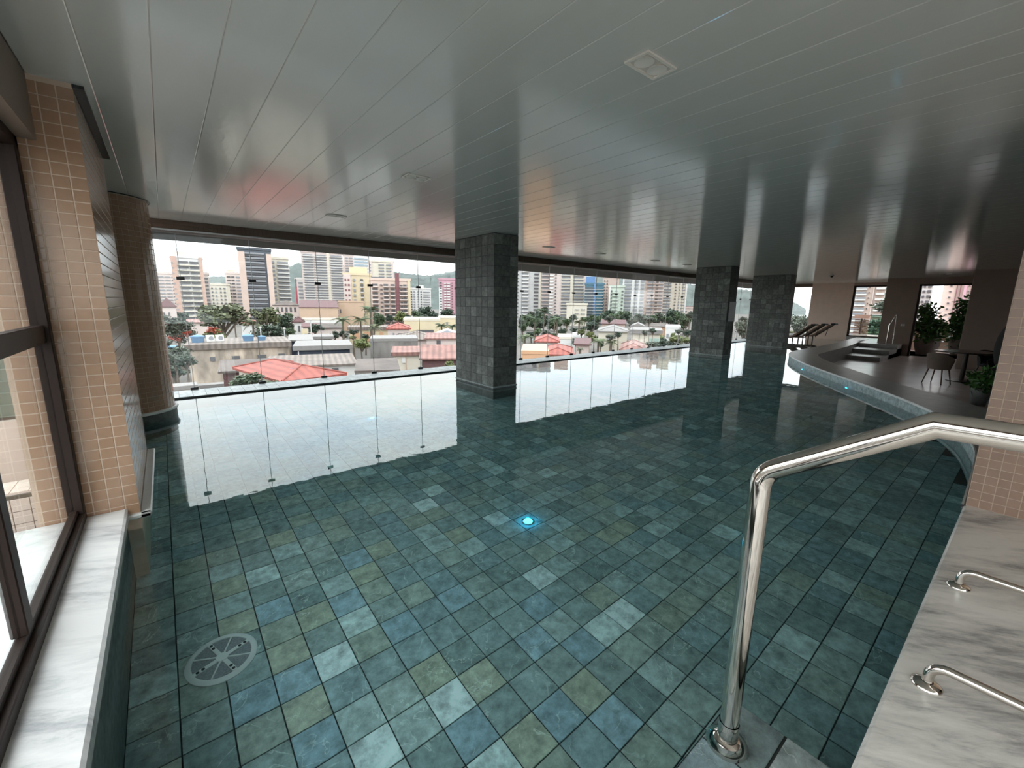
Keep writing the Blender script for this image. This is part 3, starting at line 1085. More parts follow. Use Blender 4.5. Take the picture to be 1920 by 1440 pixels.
def led(p, n, label, r=.028):
    """round pool light: steel ring and glowing lens"""
    n = np.array(n, float)
    a = np.cross(n, (0, 0, 1) if abs(n[2]) < .9 else (1, 0, 0))
    a /= np.linalg.norm(a)
    bb = np.cross(n, a)
    t = tag(empty('pool_light'), label, 'pool light', 'small cyan pool lights')
    t.matrix_world = frame(p, a, bb, n)
    MB().lathe([(r * 1.45, 0), (r * 1.4, .006), (r * 1.1, .010), (r, .008)], 22, cap=False).build('ring', M['chrome'], t, 50)
    MB().lathe([(r, .004), (r * .92, r * .5), (r * .65, r * .95), (.0005, r * 1.15)], 18, cap=False).build('lens', M['led'], t, 60)


led((2.342, 2.636, ZF), (0, 0, 1), 'glowing cyan light in the middle of the tiled pool floor', .04)
led((2.326, 6.293, ZF), (0, 0, 1), 'cyan floor light seen through the left window reflection')
led((3.66, 1.32, ZF), (0, 0, 1), 'cyan floor light beside the handrail post', .014)
for q, lb in (((12.75, 3.777), 'cyan light under the far nose of the curved coping'), ((10.553, 2.304), 'cyan light on the curved coping wall nearer the handrail')):
    i = int(np.argmin(np.linalg.norm(O_ - np.array(q), axis=1)))
    n_ = nrm_o[i]
    led((O_[i][0] + n_[0] * .002, O_[i][1] + n_[1] * .002, -.13), (n_[0], n_[1], 0), lb, .025)


# ================================================================== TERRACE FURNITURE AND PLANTS
def lounger(x, y, label):
    """folding lounger lying along y: feet towards the window, raised back towards the terrace"""
    t = thing('sun_lounger', label, 'lounger', (x, y, -.14), 0, 'brown loungers on the shallow shelf')
    for sx in (-1, 1):
        MB().bbox(sx * .30 - .025, sx * .30 + .025, 0, 1.45, .36, .42, .006).build('side_rail', M['wood'], t)
        for yy in (.15, 1.3):
            MB().bbox(sx * .30 - .022, sx * .30 + .022, yy - .022, yy + .022, 0, .36, .004).build('leg', M['wood_dark'], t)
    for k in range(9):
        MB().box(-.275, .275, .04 + k * .155, .16 + k * .155, .40, .425).build('slat', M['wood'], t)
    a = math.radians(40)
    bk = empty('backrest')
    bk.parent = t
    bk.location = (0, 0, .40)
    bk.rotation_euler = (-a, 0, 0)
    tmp = MB().box(-.30, .30, -.80, 0, -.0, .03)
    o = tmp.build('panel', M['fabric'], bk)
    for sx in (-1, 1):
        MB().box(sx * .30 - .02, sx * .30 + .02, -.82, 0, -.03, .035).build('frame_bar', M['wood'], bk)
    MB().tube([(0, -.42, .38), (0, -.50, .78)], .014, 8).build('prop', M['wood_dark'], t)
    MB().bbox(-.22, .22, -.80, -.62, .93, 1.0, .02).build('headrest', M['darkfabric'], t)
    return t


lounger(21.9, 6.95, 'brown reclined lounger nearest the last slate column')
lounger(22.9, 6.85, 'brown reclined lounger in the middle of the three')
lounger(23.9, 6.75, 'brown reclined lounger nearest the beige end wall')


def tub_chair(x, y, rz, label, fm, lm):
    t = thing('tub_chair', label, 'chair', (x, y, ZS), rz, 'chairs around the terrace table')
    n = 22
    v, f = [], []
    for k in range(n + 1):
        a = math.radians(-20 + 220 * k / n)
        h = .80 - .18 * (1 - math.sin(max(0, min(math.pi, math.radians(220 * k / n * 180 / 220)))))
        for rr, z in ((.25, .38), (.31, h), (.27, h), (.215, .44)):
            v.append((rr * math.cos(a), rr * math.sin(a), z))
    for k in range(n):
        for j in range(4):
            j2 = (j + 1) % 4
            f.append((k * 4 + j, k * 4 + j2, k * 4 + 4 + j2, k * 4 + 4 + j))
    f += [(0, 1, 2, 3), tuple(n * 4 + j for j in (3, 2, 1, 0))]
    MB().add(v, f).build('backrest', fm, t, 50)
    MB().lathe([(.20, .38), (.25, .39), (.255, .44), (.23, .475), (.001, .48)], 22, cap=False).build('seat', fm, t, 50)
    MB().lathe([(.001, .375), (.235, .375), (.245, .39)], 22, cap=False).build('seat_base', fm, t, 50)
    for sx in (-1, 1):
        for sy in (-1, 1):
            MB().tube([(sx * .16, sy * .16, .38), (sx * .23, sy * .22, 0)], .016, 8, radii=[.02, .013]).build('leg', lm, t)
    t.scale = (.86, .86, 1.0)
    return t


tub_chair(15.1, 1.50, math.radians(70), 'taupe tub chair with splayed wooden legs on the terrace', M['fabric'], M['wood'])
tub_chair(16.9, .75, math.radians(-60), 'dark tub chair on the far side of the terrace table', M['darkfabric'], M['wood_dark'])
tub_chair(15.6, .55, math.radians(-150), 'dark tub chair pushed in at the near right of the table', M['darkfabric'], M['wood_dark'])
tb = thing('round_table', 'round dark table with a glossy top on the terrace', 'table', (16.2, 1.15, ZS))
MB().lathe([(.001, .755), (.60, .755), (.62, .765), (.62, .78), (.61, .79), (.001, .79)], 40, cap=False).build('table_top', pmat('dark_gloss', (.02, .015, .012), rough=.12, var=.1), tb, 40)
MB().tube([(0, 0, .03), (0, 0, .755)], .05, 14).build('leg', M['wood_dark'], tb, 40)
MB().lathe([(.30, 0), (.30, .02), (.06, .04)], 28).build('base', M['wood_dark'], tb, 40)


def leafy(parent, n, rx, rz, zc, size, mat, seed, kind='leaf', clumps=9):
    """a crown of separate folded leaves, returned as one foliage mesh"""
    r_ = np.random.default_rng(seed)
    cl = r_.normal(size=(clumps, 3)) * np.array([.5, .5, .45])
    v, f = [], []
    for i in range(n):
        c = cl[r_.integers(clumps)]
        p = c + r_.normal(size=3) * .27
        d = r_.normal(size=3)
        d[2] *= .6
        d /= np.linalg.norm(d)
        q = np.cross(d, r_.normal(size=3))
        q /= np.linalg.norm(q)
        s_ = size * r_.uniform(.6, 1.3)
        b_ = np.array([p[0] * rx, p[1] * rx, zc + p[2] * rz])
        k = len(v)
        nn = np.cross(d, q) * s_ * .12
        v += [b_, b_ + d * s_ * .5 + q * s_ * .28 + nn, b_ + d * s_, b_ + d * s_ * .5 - q * s_ * .28 + nn]
        f += [(k, k + 1, k + 2), (k, k + 2, k + 3)]
    return MB().add(v, f).build('foliage', mat, parent)


def pot_plant(x, y, z, r, h, label, n, frx, frz, size, seed, pot=None):
    t = thing('potted_shrub', label, 'potted plant', (x, y, z))
    MB().lathe([(.7 * r, 0), (.98 * r, h * .55), (r, h), (.92 * r, h), (.90 * r, h * .9)], 26, cap=False).build('pot', pot or M['pot'], t, 40)
    MB().lathe([(.001, h * .9), (.90 * r, h * .9)], 26, cap=False).build('soil', M['soil'], t)
    for k in range(3):
        a = k * 2.1
        MB().tube([(.1 * r * math.cos(a), .1 * r * math.sin(a), h * .88), (.5 * frx * math.cos(a), .5 * frx * math.sin(a), h + frz * 1.0)], .014, 6, radii=[.018, .008]).build('stem', M['wood'], t)
    leafy(t, n, frx, frz, h + frz * .80, size, M['leaf'], seed)
    return t


pot_plant(24.4, 2.92, ZS, .40, .72, 'large leafy shrub in a round grey pot in the balcony doorway', 1700, .58, .60, .20, 3)
pot_plant(25.2, 1.98, ZS, .40, .72, 'tall leafy shrub in a grey pot behind the table', 1900, .58, .78, .20, 4)
pot_plant(12.35, .58, ZS, .14, .34, 'small dark plant in a grey cylinder pot beside the pink tiled pillar', 300, .17, .24, .12, 5, pmat('pale_cylinder_pot', (.22, .23, .22), rough=.5))

# hooded dark chair half hidden by the near pillar
hc = thing('hooded_chair', 'big black rounded high-backed chair half hidden behind the pink tiled pillar', 'chair', (14.2, .12, ZS), math.radians(60))
v, f = [], []
nu, nv = 16, 12
for j in range(nv + 1):
    ph = math.pi * (j / nv) * .94
    for i in range(nu + 1):
        th = math.radians(20) + math.radians(320) * i / nu
        v.append((.50 * math.sin(ph + .05) * math.cos(th), .50 * math.sin(ph + .05) * math.sin(th), 1.02 + .78 * math.cos(ph)))
for j in range(nv):
    for i in range(nu):
        a = j * (nu + 1) + i
        f.append((a, a + 1, a + nu + 2, a + nu + 1))
MB().add(v, f).build('shell', M['darkfabric'], hc, 60)
MB().lathe([(.40, .38), (.43, .46), (.40, .54), (.001, .56)], 22, cap=False).build('cushion', M['darkfabric'], hc, 60)
MB().lathe([(.38, 0), (.38, .03), (.05, .05), (.05, .36)], 22).build('base', M['black'], hc, 40)


# ================================================================== THE CITY OUTSIDE
def fac(name, c, var=.06):
    g_ = sum(c) / 3
    return pmat(name, tuple((x * .78 + g_ * .22) * .72 for x in c), rough=.85, var=var, scale=.35)


C = {
    'salmon': fac('salmon_render', (.62, .36, .26)), 'cream': fac('cream_render', (.74, .64, .50)), 'white': fac('white_render', (.76, .72, .68)),
    'pinkish': fac('pale_pink_render', (.72, .56, .50)), 'pink': fac('pink_render', (.62, .30, .36)), 'yellow': fac('pale_yellow_render', (.74, .58, .34)),
    'orange': fac('orange_render', (.72, .36, .16)), 'tan': fac('tan_render', (.62, .40, .25)), 'maroon': fac('maroon_render', (.25, .08, .09)),
    'grey': fac('grey_render', (.58, .56, .54)), 'dark': fac('shaded_glass', (.12, .11, .115)), 'slate': fac('dark_glass', (.10, .115, .14)),
    'band': fac('grey_band', (.30, .30, .32)), 'blue': fac('blue_cladding', (.10, .24, .50)), 'teal': fac('teal_glass', (.06, .17, .24)),
    'green': fac('green_glass_rail', (.36, .50, .42)), 'palegreen': fac('pale_green_render', (.55, .62, .50)), 'bluegrey': fac('blue_grey_glass', (.36, .44, .50)),
    'red': fac('red_panel', (.60, .05, .10)), 'lightsalmon': fac('light_salmon', (.74, .52, .42)), 'concrete': pmat('stained_concrete', (0.180, 0.162, 0.150), rough=.95, var=.65, scale=.5, stretch=(1, 1, .3)),
    'dirty': pmat('stained_plaster', (.42, .335, .265), rough=.95, var=.6, scale=.9, stretch=(1, 1, .35)), 'navy': fac('navy_wall', (.035, .045, .075)),
    'roof_red': pmat('red_roof_tiles', (0.223, 0.047, 0.031), rough=.7, var=.18, scale=1.2, bump=.5, bscale=3, ribs=.45), 'roof_pink': pmat('weathered_roof_tiles', (0.202, 0.097, 0.079), rough=.8, var=.3, scale=.9, bump=.5, bscale=3, ribs=.45),
    'roof_maroon': pmat('maroon_roof', (0.086, 0.036, 0.036), rough=.8, var=.2), 'roof_grey': pmat('fibre_cement_roof', (0.158, 0.126, 0.108), rough=.9, var=.2, scale=.6, ribs=.5), 'roof_brown': pmat('brown_sheet_roof', (0.086, 0.065, 0.056), rough=.85, var=.35, scale=.5),
    'roof_white': pmat('white_sheet_roof', (0.175, 0.160, 0.150), rough=.8, var=.1), 'tank': fac('blue_tank', (.10, .24, .42)), 'solar': fac('pale_panel_roof', (.42, .42, .46)),
    'ground': pmat('street_ground', (0.092, 0.079, 0.068), rough=.95, var=.35, scale=.06), 'sea': pmat('sea', (0.120, 0.144, 0.152), rough=.25, var=.1, scale=.02),
    'trunk': pmat('bark', (.11, .085, .065), rough=.9, var=.3), 'hill': pmat('wooded_hill', (0.063, 0.077, 0.069), rough=1, var=.45, scale=.03, bump=1.0, bscale=.08),
}
for nm, c_ in (('tree_olive', (.17, .19, .075)), ('tree_green', (.09, .15, .05)), ('tree_dark', (.06, .105, .055)), ('tree_grey', (.15, .175, .12)), ('palm', (.16, .20, .08)), ('flower', (.75, .10, .05)), ('lime', (.26, .30, .08))):
    C[nm] = pmat(nm + '_leaves', tuple(x * .42 for x in c_), rough=.7, var=.35, scale=.4, rnd=.25)

tag(MB().box(-1500, 3000, 9.2, 3000, GZ - 1, GZ).build('ground', C['ground']), 'street and yard ground of the town below', None, None, 'structure')
tag(MB().box(-60, 9.2 * 0 - 1.1, -60, 9.2, GZ - 1, GZ).build('ground_side', C['ground']), 'ground beside the building', None, None, 'structure')
tag(MB().box(26.8, 3000, -1500, 9.2, GZ - 1, GZ).build('ground_right', C['ground']), 'ground beyond the balcony', None, None, 'structure')
p0, p1_, p2_, p3 = at(1425, 580, 420), at(1800, 585, 420), at(1800, 585, 2900), at(1425, 580, 2900)
tag(MB().prism([(q[0], q[1]) for q in (p0, p1_, p2_, p3)], GZ - .5, GZ + .3).build('sea', C['sea']), 'strip of pale sea beyond the shore', None, None, 'structure')

# hills
ridge = [(180, 545), (330, 526), (400, 517), (450, 520), (520, 505), (560, 493), (600, 490), (680, 500), (735, 508), (770, 514), (805, 516), (830, 511), (860, 507), (950, 510), (1050, 515), (1200, 522), (1285, 530), (1310, 536), (1360, 540), (1400, 543), (1440, 552), (1490, 567), (1514, 581)]


def hill(name, label, D, pts, dz=0):
    v, f = [], []
    n = 0
    for a, b in zip(pts[:-1], pts[1:]):
        K = 10
        for k in range(K):
            t = k / K
            px, py = a[0] + (b[0] - a[0]) * t, a[1] + (b[1] - a[1]) * t
            py += random.uniform(-1.3, 1.3) + dz
            tp = at(px, py, D)
            d = np.array([tp[0], tp[1]]) / math.hypot(tp[0], tp[1])
            H_ = max(2.0, tp[2] - GZ)
            for s_, hh in ((.72, 0.0), (.80, .30), (.87, .58), (.94, .84), (1.0, 1.0), (1.2, .4)):
                j = random.uniform(-.03, .03) if 0 < hh < 1 else 0
                v.append((d[0] * D * s_, d[1] * D * s_, GZ - .5 + H_ * max(0, hh + j)))
            n += 1
    for i in range(n - 1):
        for k in range(5):
            f.append((i * 6 + k, (i + 1) * 6 + k, (i + 1) * 6 + k + 1, i * 6 + k + 1))
    tag(MB().add(v, f).build(name, C['hill'], None, 60), label, None, None, 'structure')


hill('hill', 'wooded hill range behind the towers', 950, ridge)


def wbox(w_, h_, t_, mat):
    return MB().box(-w_ / 2, w_ / 2, -t_, 0, 0, h_).mesh('window', mat)


FOOT = []


def claim(P, w_, d_, ang, y0=0.0):
    """reserve a footprint (front edge centred on P, depth behind it); False when it meets another building"""
    u, n = np.array([math.cos(ang), math.sin(ang)]), np.array([-math.sin(ang), math.cos(ang)])
    o = np.array([P[0], P[1]])
    q = np.array([o + u * sx * w_ / 2 + n * yy for sx in (-1, 1) for yy in (y0 - .2, d_ + .2)])
    for q2, u2, n2 in FOOT:
        sep = False
        for ax in (u, n, u2, n2):
            a, b_ = q @ ax, q2 @ ax
            if a.max() <= b_.min() or b_.max() <= a.min():
                sep = True
                break
        if not sep:
            return False
    FOOT.append((q, u, n))
    return True


def tower(label, pl_, pr_, pref, ptop, D, wall, floors, cols=(), bals=(), strips=(), depth=16, top=None, zfirst=1.0, side=None):
    """block placed by its pixel edges at distance D, standing on street level.
    cols: windows per floor (u0,u1,h0,h1,mat); bals: projecting balconies (u0,u1,h0,h1,out,mat); strips: vertical panels (u0,u1,mat[,extra height])"""
    while True:
        A, B = at(pl_, pref, D), at(pr_, pref, D)
        T = at((pl_ + pr_) / 2, ptop, D)
        w_ = math.hypot(B[0] - A[0], B[1] - A[1])
        Ht = T[2] - GZ
        ang = math.atan2(B[1] - A[1], B[0] - A[0])
        mid = (A + B) / 2
        if claim(mid, w_ + .8, depth + 1.5, ang, -1.5):
            break
        D += 3
    t = thing('apartment_tower', label, 'building', (mid[0], mid[1], GZ), ang)
    MB().box(-w_ / 2, w_ / 2, 0, depth, 0, Ht).build('wall', C[wall], t)
    MB().box(-w_ / 2 - .3, w_ / 2 + .3, -.3, depth + .3, Ht - .5, Ht + .5).build('parapet', C[wall], t)
    fh = (Ht - 1.5 - zfirst) / floors
    for u0, u1, mt, *ex in strips:
        e = ex[0] if ex else 0
        MB().box((u0 - .5) * w_, (u1 - .5) * w_, -.35, depth * .5, 0, Ht + e).build('panel', C[mt], t)
    for u0, u1, h0, h1, mt in cols:
        me_ = wbox((u1 - u0) * w_, (h1 - h0) * fh, .45, C[mt])
        for k in range(floors):
            m_ = me_
            put('window', m_, t, loc=(((u0 + u1) / 2 - .5) * w_, 0, zfirst + (k + h0) * fh))
    for u0, u1, h0, h1, ou, mt in bals:
        me_ = MB().box(-(u1 - u0) * w_ / 2, (u1 - u0) * w_ / 2, -ou, 0, 0, (h1 - h0) * fh).mesh('balcony', C[mt])
        for k in range(floors):
            put('balcony', me_, t, loc=(((u0 + u1) / 2 - .5) * w_, 0, zfirst + (k + h0) * fh))
    if top:
        u0, u1, tt, mt = top
        MB().box((u0 - .5) * w_, (u1 - .5) * w_, depth * .2, depth * .8, Ht, at((pl_ + pr_) / 2, tt, D)[2] - GZ).build('roof_box', C[mt], t)
    return t


D_ = 'dark'
tower('pink tower with maroon vertical stripes in the doorway view', 1766, 1836, 555, 480, 110, 'lightsalmon', 17, [(.18, .24, .4, .6, D_), (.68, .71, .4, .6, D_), (.86, .89, .4, .6, D_)], strips=[(.36, .39, 'maroon'), (.46, .49, 'maroon'), (.56, .64, 'pink'), (.75, .83, 'maroon'), (.93, 1.0, 'pink')])
tower('white banded tower filling the left of the far window', 1598, 1655, 570, 500, 120, 'lightsalmon', 15, [(.06, .40, .35, .65, 'band'), (.48, .52, .4, .6, D_)], bals=[(.0, .42, .0, .3, .6, 'white'), (.72, 1.0, .05, .45, 1.0, 'white')], strips=[(.62, .66, 'pinkish')])
tower('grey green tower with pale pointed balconies in the far window', 1652, 1700, 570, 500, 125, 'palegreen', 15, [(.3, .9, .6, .9, 'green')], bals=[(.08, .28, .1, .5, 1.2, 'white'), (.80, 1.0, .1, .5, 1.2, 'white'), (.36, .72, .15, .30, .6, 'cream')])
tower('white gridded tower at the left edge of the doorway view', 1722, 1747, 555, 500, 140, 'white', 15, [(.25, .45, .3, .7, D_), (.60, .90, .3, .75, D_)])
tower('balcony block with a maroon vertical stripe and rounded bays', 695, 770, 555, 524, 180, 'lightsalmon', 10, [(.05, .18, .35, .8, D_), (.24, .30, .4, .7, D_), (.33, .44, .35, .8, D_), (.50, .60, .35, .8, D_), (.74, .80, .4, .7, D_), (.82, .90, .35, .8, D_)], bals=[(.04, .20, .05, .32, 1.4, 'pinkish'), (.32, .46, .05, .32, 1.4, 'pinkish'), (.49, .61, .05, .32, 1.4, 'pinkish'), (.72, .92, .05, .32, 1.4, 'pinkish')], strips=[(.62, .72, 'maroon', 2.5), (.93, 1.0, 'yellow', 0)], top=(.02, .34, 519, 'slate'))
tower('yellow apartment block with dark balcony columns', 645, 697, 545, 514, 205, 'yellow', 9, [(.04, .10, .3, .7, 'maroon'), (.15, .22, .3, .7, 'maroon'), (.34, .42, .25, .75, 'band'), (.60, .70, .25, .75, D_), (.94, 1.0, .3, .7, 'band')], strips=[(.0, .26, 'pinkish')], bals=[(.59, .71, .02, .2, .8, 'white')], top=(.22, .88, 500, 'yellow'))
tower('plain cream podium block in front of the pink and cream tower', 1062, 1100, 590, 570, 215, 'cream', 4, [(.40, .60, .4, .5, 'band'), (.72, .78, .3, .6, 'band'), (.84, .90, .3, .6, 'band')])
tower('pale green block with small balconies', 1141, 1170, 560, 537, 225, 'palegreen', 10, [(.14, .22, .3, .75, D_), (.38, .55, .3, .7, 'band'), (.82, .94, .3, .7, D_)], bals=[(.22, .62, .0, .30, 1.0, 'palegreen')], strips=[(.02, .10, 'white')])
tower('salmon flanked tower with two columns of long dark balconies', 325, 384, 530, 482, 230, 'white', 12, [(.22, .54, .50, .85, D_), (.22, .48, .22, .36, 'band'), (.58, .86, .50, .85, D_), (.58, .80, .22, .36, 'band'), (.02, .07, .3, .6, 'band')], bals=[(.20, .56, .0, .20, 1.0, 'cream'), (.57, .88, .0, .20, 1.0, 'cream')], strips=[(0, .19, 'salmon'), (.88, 1.0, 'salmon')], top=(.12, .5, 472, 'lightsalmon'))
tower('blue glass tower with white floor bands', 1096, 1131, 560, 532, 230, 'teal', 12, [(.05, .50, .25, .75, 'slate'), (.60, .96, .25, .75, 'teal')], bals=[(.0, 1.0, .0, .16, .6, 'white')], strips=[(.46, .58, 'blue', 0)], top=(.02, .52, 518, 'blue'))
tower('white tower with wide dark shaded windows', 1166, 1207, 560, 478, 235, 'white', 18, [(.08, .42, .3, .88, 'band'), (.54, .72, .3, .88, 'band'), (.82, .99, .3, .88, 'band')], top=(0.1, 0.6, 470, 'white'))
tower('dark glass tower with salmon side walls', 450, 512, 520, 467, 240, 'slate', 15, [(.20, .78, .1, .42, 'dark'), (.20, .78, .55, .92, 'band')], strips=[(0, .20, 'lightsalmon', -1.5), (.84, 1.0, 'lightsalmon', -2.0)], top=(.30, .75, 463, 'pinkish'))
tower('slim pale orange tower with paired square windows', 1129, 1160, 550, 519, 240, 'lightsalmon', 14, [(.08, .16, .35, .65, D_), (.24, .32, .35, .65, D_)])
tower('narrow grey wing with dark balconies right of the salmon tower', 383, 394, 540, 513, 245, 'pinkish', 12, [(.1, .8, .3, .75, D_)])
tower('beige and pink balcony tower in the right panels', 1204, 1243, 560, 468, 245, 'lightsalmon', 20, [(.22, .55, .3, .7, 'band'), (.62, .74, .35, .7, D_), (.80, .96, .35, .7, 'band')], bals=[(.20, .56, .0, .28, .9, 'pinkish'), (.60, .98, .0, .28, .9, 'pinkish')], strips=[(0, .08, 'pinkish')], top=(0.1, 0.7, 455, 'lightsalmon'))
tower('cream tower with wide ribbon balconies next to the dark glass tower', 508, 543, 525, 484, 250, 'cream', 14, [(.03, .26, .4, .85, 'band'), (.40, .98, .45, .85, 'band')], bals=[(.38, 1.04, .0, .3, 1.2, 'white')], top=(.0, .45, 477, 'white'))
tower('pale pink and cream tower with shaded balcony bands', 1030, 1098, 550, 495, 250, 'pinkish', 17, [(.15, .19, .35, .7, D_), (.33, .56, .3, .8, 'band'), (.66, .92, .3, .8, 'band')], bals=[(.32, .57, .02, .26, 1.0, 'cream'), (.65, .94, .02, .26, 1.0, 'cream'), (.0, .11, .05, .5, 1.0, 'white')], strips=[(.57, .65, 'cream')], top=(0.2, 0.58, 449, 'lightsalmon'))
tower('tall cream tower at the right end before the green hill', 1240, 1287, 560, 474, 255, 'cream', 22, [(.06, .36, .3, .75, 'band'), (.52, .58, .3, .6, D_), (.68, .72, .2, .8, 'band'), (.80, .92, .35, .6, 'band')], bals=[(.05, .38, .0, .26, .9, 'white')], strips=[(.94, 1.0, 'white')], top=(0.0, 0.5, 455, 'cream'))
tower('pink tower with white balcony columns beside the nearest slate column', 823, 858, 555, 523, 260, 'pink', 14, [(.04, .16, .3, .7, D_), (.68, .74, .35, .65, 'maroon'), (.88, .93, .35, .65, 'maroon')], bals=[(.28, .40, .05, .45, .9, 'white'), (.44, .60, .05, .5, 1.2, 'white')], strips=[(0, .18, 'white', -5)], top=(.1, .5, 521, 'white'))
tower('wide grey white tower with broad balconies right of the nearest slate column', 966, 1036, 545, 445, 260, 'grey', 22, [(.05, .09, .3, .6, D_), (.17, .34, .42, .8, 'band'), (.50, .62, .35, .8, D_), (.72, .90, .45, .8, 'band')], bals=[(.16, .36, .05, .38, 1.0, 'white'), (.70, .98, .05, .38, 1.0, 'pinkish')], strips=[(.64, .69, 'cream')])
tower('low pale yellow block with square windows', 393, 432, 550, 533, 300, 'cream', 8, [(.10, .18, .35, .75, D_), (.28, .36, .35, .75, 'band'), (.50, .58, .35, .75, D_), (.68, .78, .35, .75, D_)], top=(.3, .6, 530, 'white'))
tower('tall cream and pink tower rising behind the balcony block', 691, 738, 505, 490, 300, 'cream', 18, [(.03, .10, .3, .7, 'band'), (.40, .62, .4, .75, 'band'), (.70, .92, .4, .75, 'band')], strips=[(0, .14, 'pinkish'), (.88, 1.0, 'pinkish')], top=(.35, .95, 484, 'white'))
tower('pinkish block with rows of small dark windows behind the spreading tree', 424, 453, 535, 512, 320, 'pinkish', 12, [(.10, .32, .4, .75, D_), (.38, .58, .4, .75, D_), (.68, .95, .4, .75, 'band')], top=(.15, .65, 506, 'lightsalmon'))
tower('white mid-rise block in front of the wooded hill', 769, 808, 555, 541, 320, 'white', 10, [(.02, .10, .2, .7, D_), (.16, .24, .3, .7, 'band'), (.36, .42, .3, .7, D_), (.50, .56, .3, .7, D_), (.62, .95, .3, .62, 'band')], top=(.42, .66, 535, 'white'))
tower('pale pink tower with thin balcony lines at the far left of the view', 293, 329, 535, 512, 330, 'pinkish', 12, [(.05, .42, .45, .8, 'band'), (.50, .78, .5, .8, 'band'), (.85, .97, .5, .8, D_)], top=(.3, .9, 509, 'cream'))
tower('broad pale tower with dozens of fine balcony lines', 567, 645, 520, 473, 330, 'pinkish', 24, [(.05, .27, .4, .85, 'band'), (.33, .58, .4, .85, 'band'), (.70, .96, .4, .85, 'band')], bals=[(.03, .29, .02, .25, 1.0, 'white'), (.31, .60, .02, .25, 1.0, 'white'), (.68, .98, .02, .25, 1.0, 'white')], strips=[(.60, .67, 'cream')])
tower('low pink building with red roof line below the green hill', 1276, 1306, 583, 577, 330, 'pinkish', 3, [(.3, .4, .3, .7, D_), (.6, .7, .3, .7, D_)], top=(0, 1, 575, 'roof_red'))
tower('small white block with a red corner strip below the hill', 554, 570, 540, 523, 350, 'white', 9, [(.35, .95, .3, .7, 'band')], strips=[(0, .16, 'red')], top=(.2, 1.0, 520, 'grey'))
tower('blue grey glass banded tower top behind the yellow block', 663, 691, 495, 478, 370, 'white', 18, [(.04, .70, .15, .62, 'bluegrey'), (.72, .98, .15, .55, 'bluegrey')])
tower('greyish pink tower just right of the broad pale tower', 645, 664, 505, 478, 380, 'pinkish', 22, [(.15, .45, .3, .7, 'band'), (.55, .9, .3, .7, 'band')])


def roof(kind, x0, x1, y0, y1, z, h, over=.45, th=.18):
    x0, x1, y0, y1 = x0 - over, x1 + over, y0 - over, y1 + over
    if kind == 'hip':
        r = min((x1 - x0), (y1 - y0)) / 2 * .9
        if (x1 - x0) >= (y1 - y0):
            rg = [(x0 + r, (y0 + y1) / 2), (x1 - r, (y0 + y1) / 2)]
        else:
            rg = [((x0 + x1) / 2, y0 + r), ((x0 + x1) / 2, y1 - r)]
        v = [(x0, y0, z), (x1, y0, z), (x1, y1, z), (x0, y1, z), (*rg[0], z + h), (*rg[1], z + h)]
        if (x1 - x0) >= (y1 - y0):
            f = [(0, 1, 5, 4), (1, 2, 5), (2, 3, 4, 5), (3, 0, 4)]
        else:
            f = [(0, 1, 4), (1, 2, 5, 4), (2, 3, 5), (3, 0, 4, 5)]
    elif kind == 'gable':
        m_ = (y0 + y1) / 2
        v = [(x0, y0, z), (x1, y0, z), (x1, y1, z), (x0, y1, z), (x0, m_, z + h), (x1, m_, z + h)]
        f = [(0, 1, 5, 4), (2, 3, 4, 5), (3, 0, 4), (1, 2, 5)]
    elif kind == 'gabley':
        m_ = (x0 + x1) / 2
        v = [(x0, y0, z), (x1, y0, z), (x1, y1, z), (x0, y1, z), (m_, y0, z + h), (m_, y1, z + h)]
        f = [(0, 4, 5, 3), (4, 1, 2, 5), (0, 1, 4), (2, 3, 5)]
    elif kind == 'shed':
        v = [(x0, y0, z), (x1, y0, z), (x1, y1, z + h), (x0, y1, z + h), (x0, y1, z), (x1, y1, z)]
        f = [(0, 1, 2, 3), (1, 5, 2), (0, 3, 4), (4, 3, 2, 5)]
    else:
        v = [(x0, y0, z), (x1, y0, z), (x1, y1, z), (x0, y1, z), (x0, y0, z + h), (x1, y0, z + h), (x1, y1, z + h), (x0, y1, z + h)]
        f = [(4, 5, 6, 7), (0, 1, 5, 4), (1, 2, 6, 5), (2, 3, 7, 6), (3, 0, 4, 7)]
    b_ = MB().add(v, f)
    b_.box(x0, x1, y0, y1, z - th, z)
    return b_


HINFO = {}


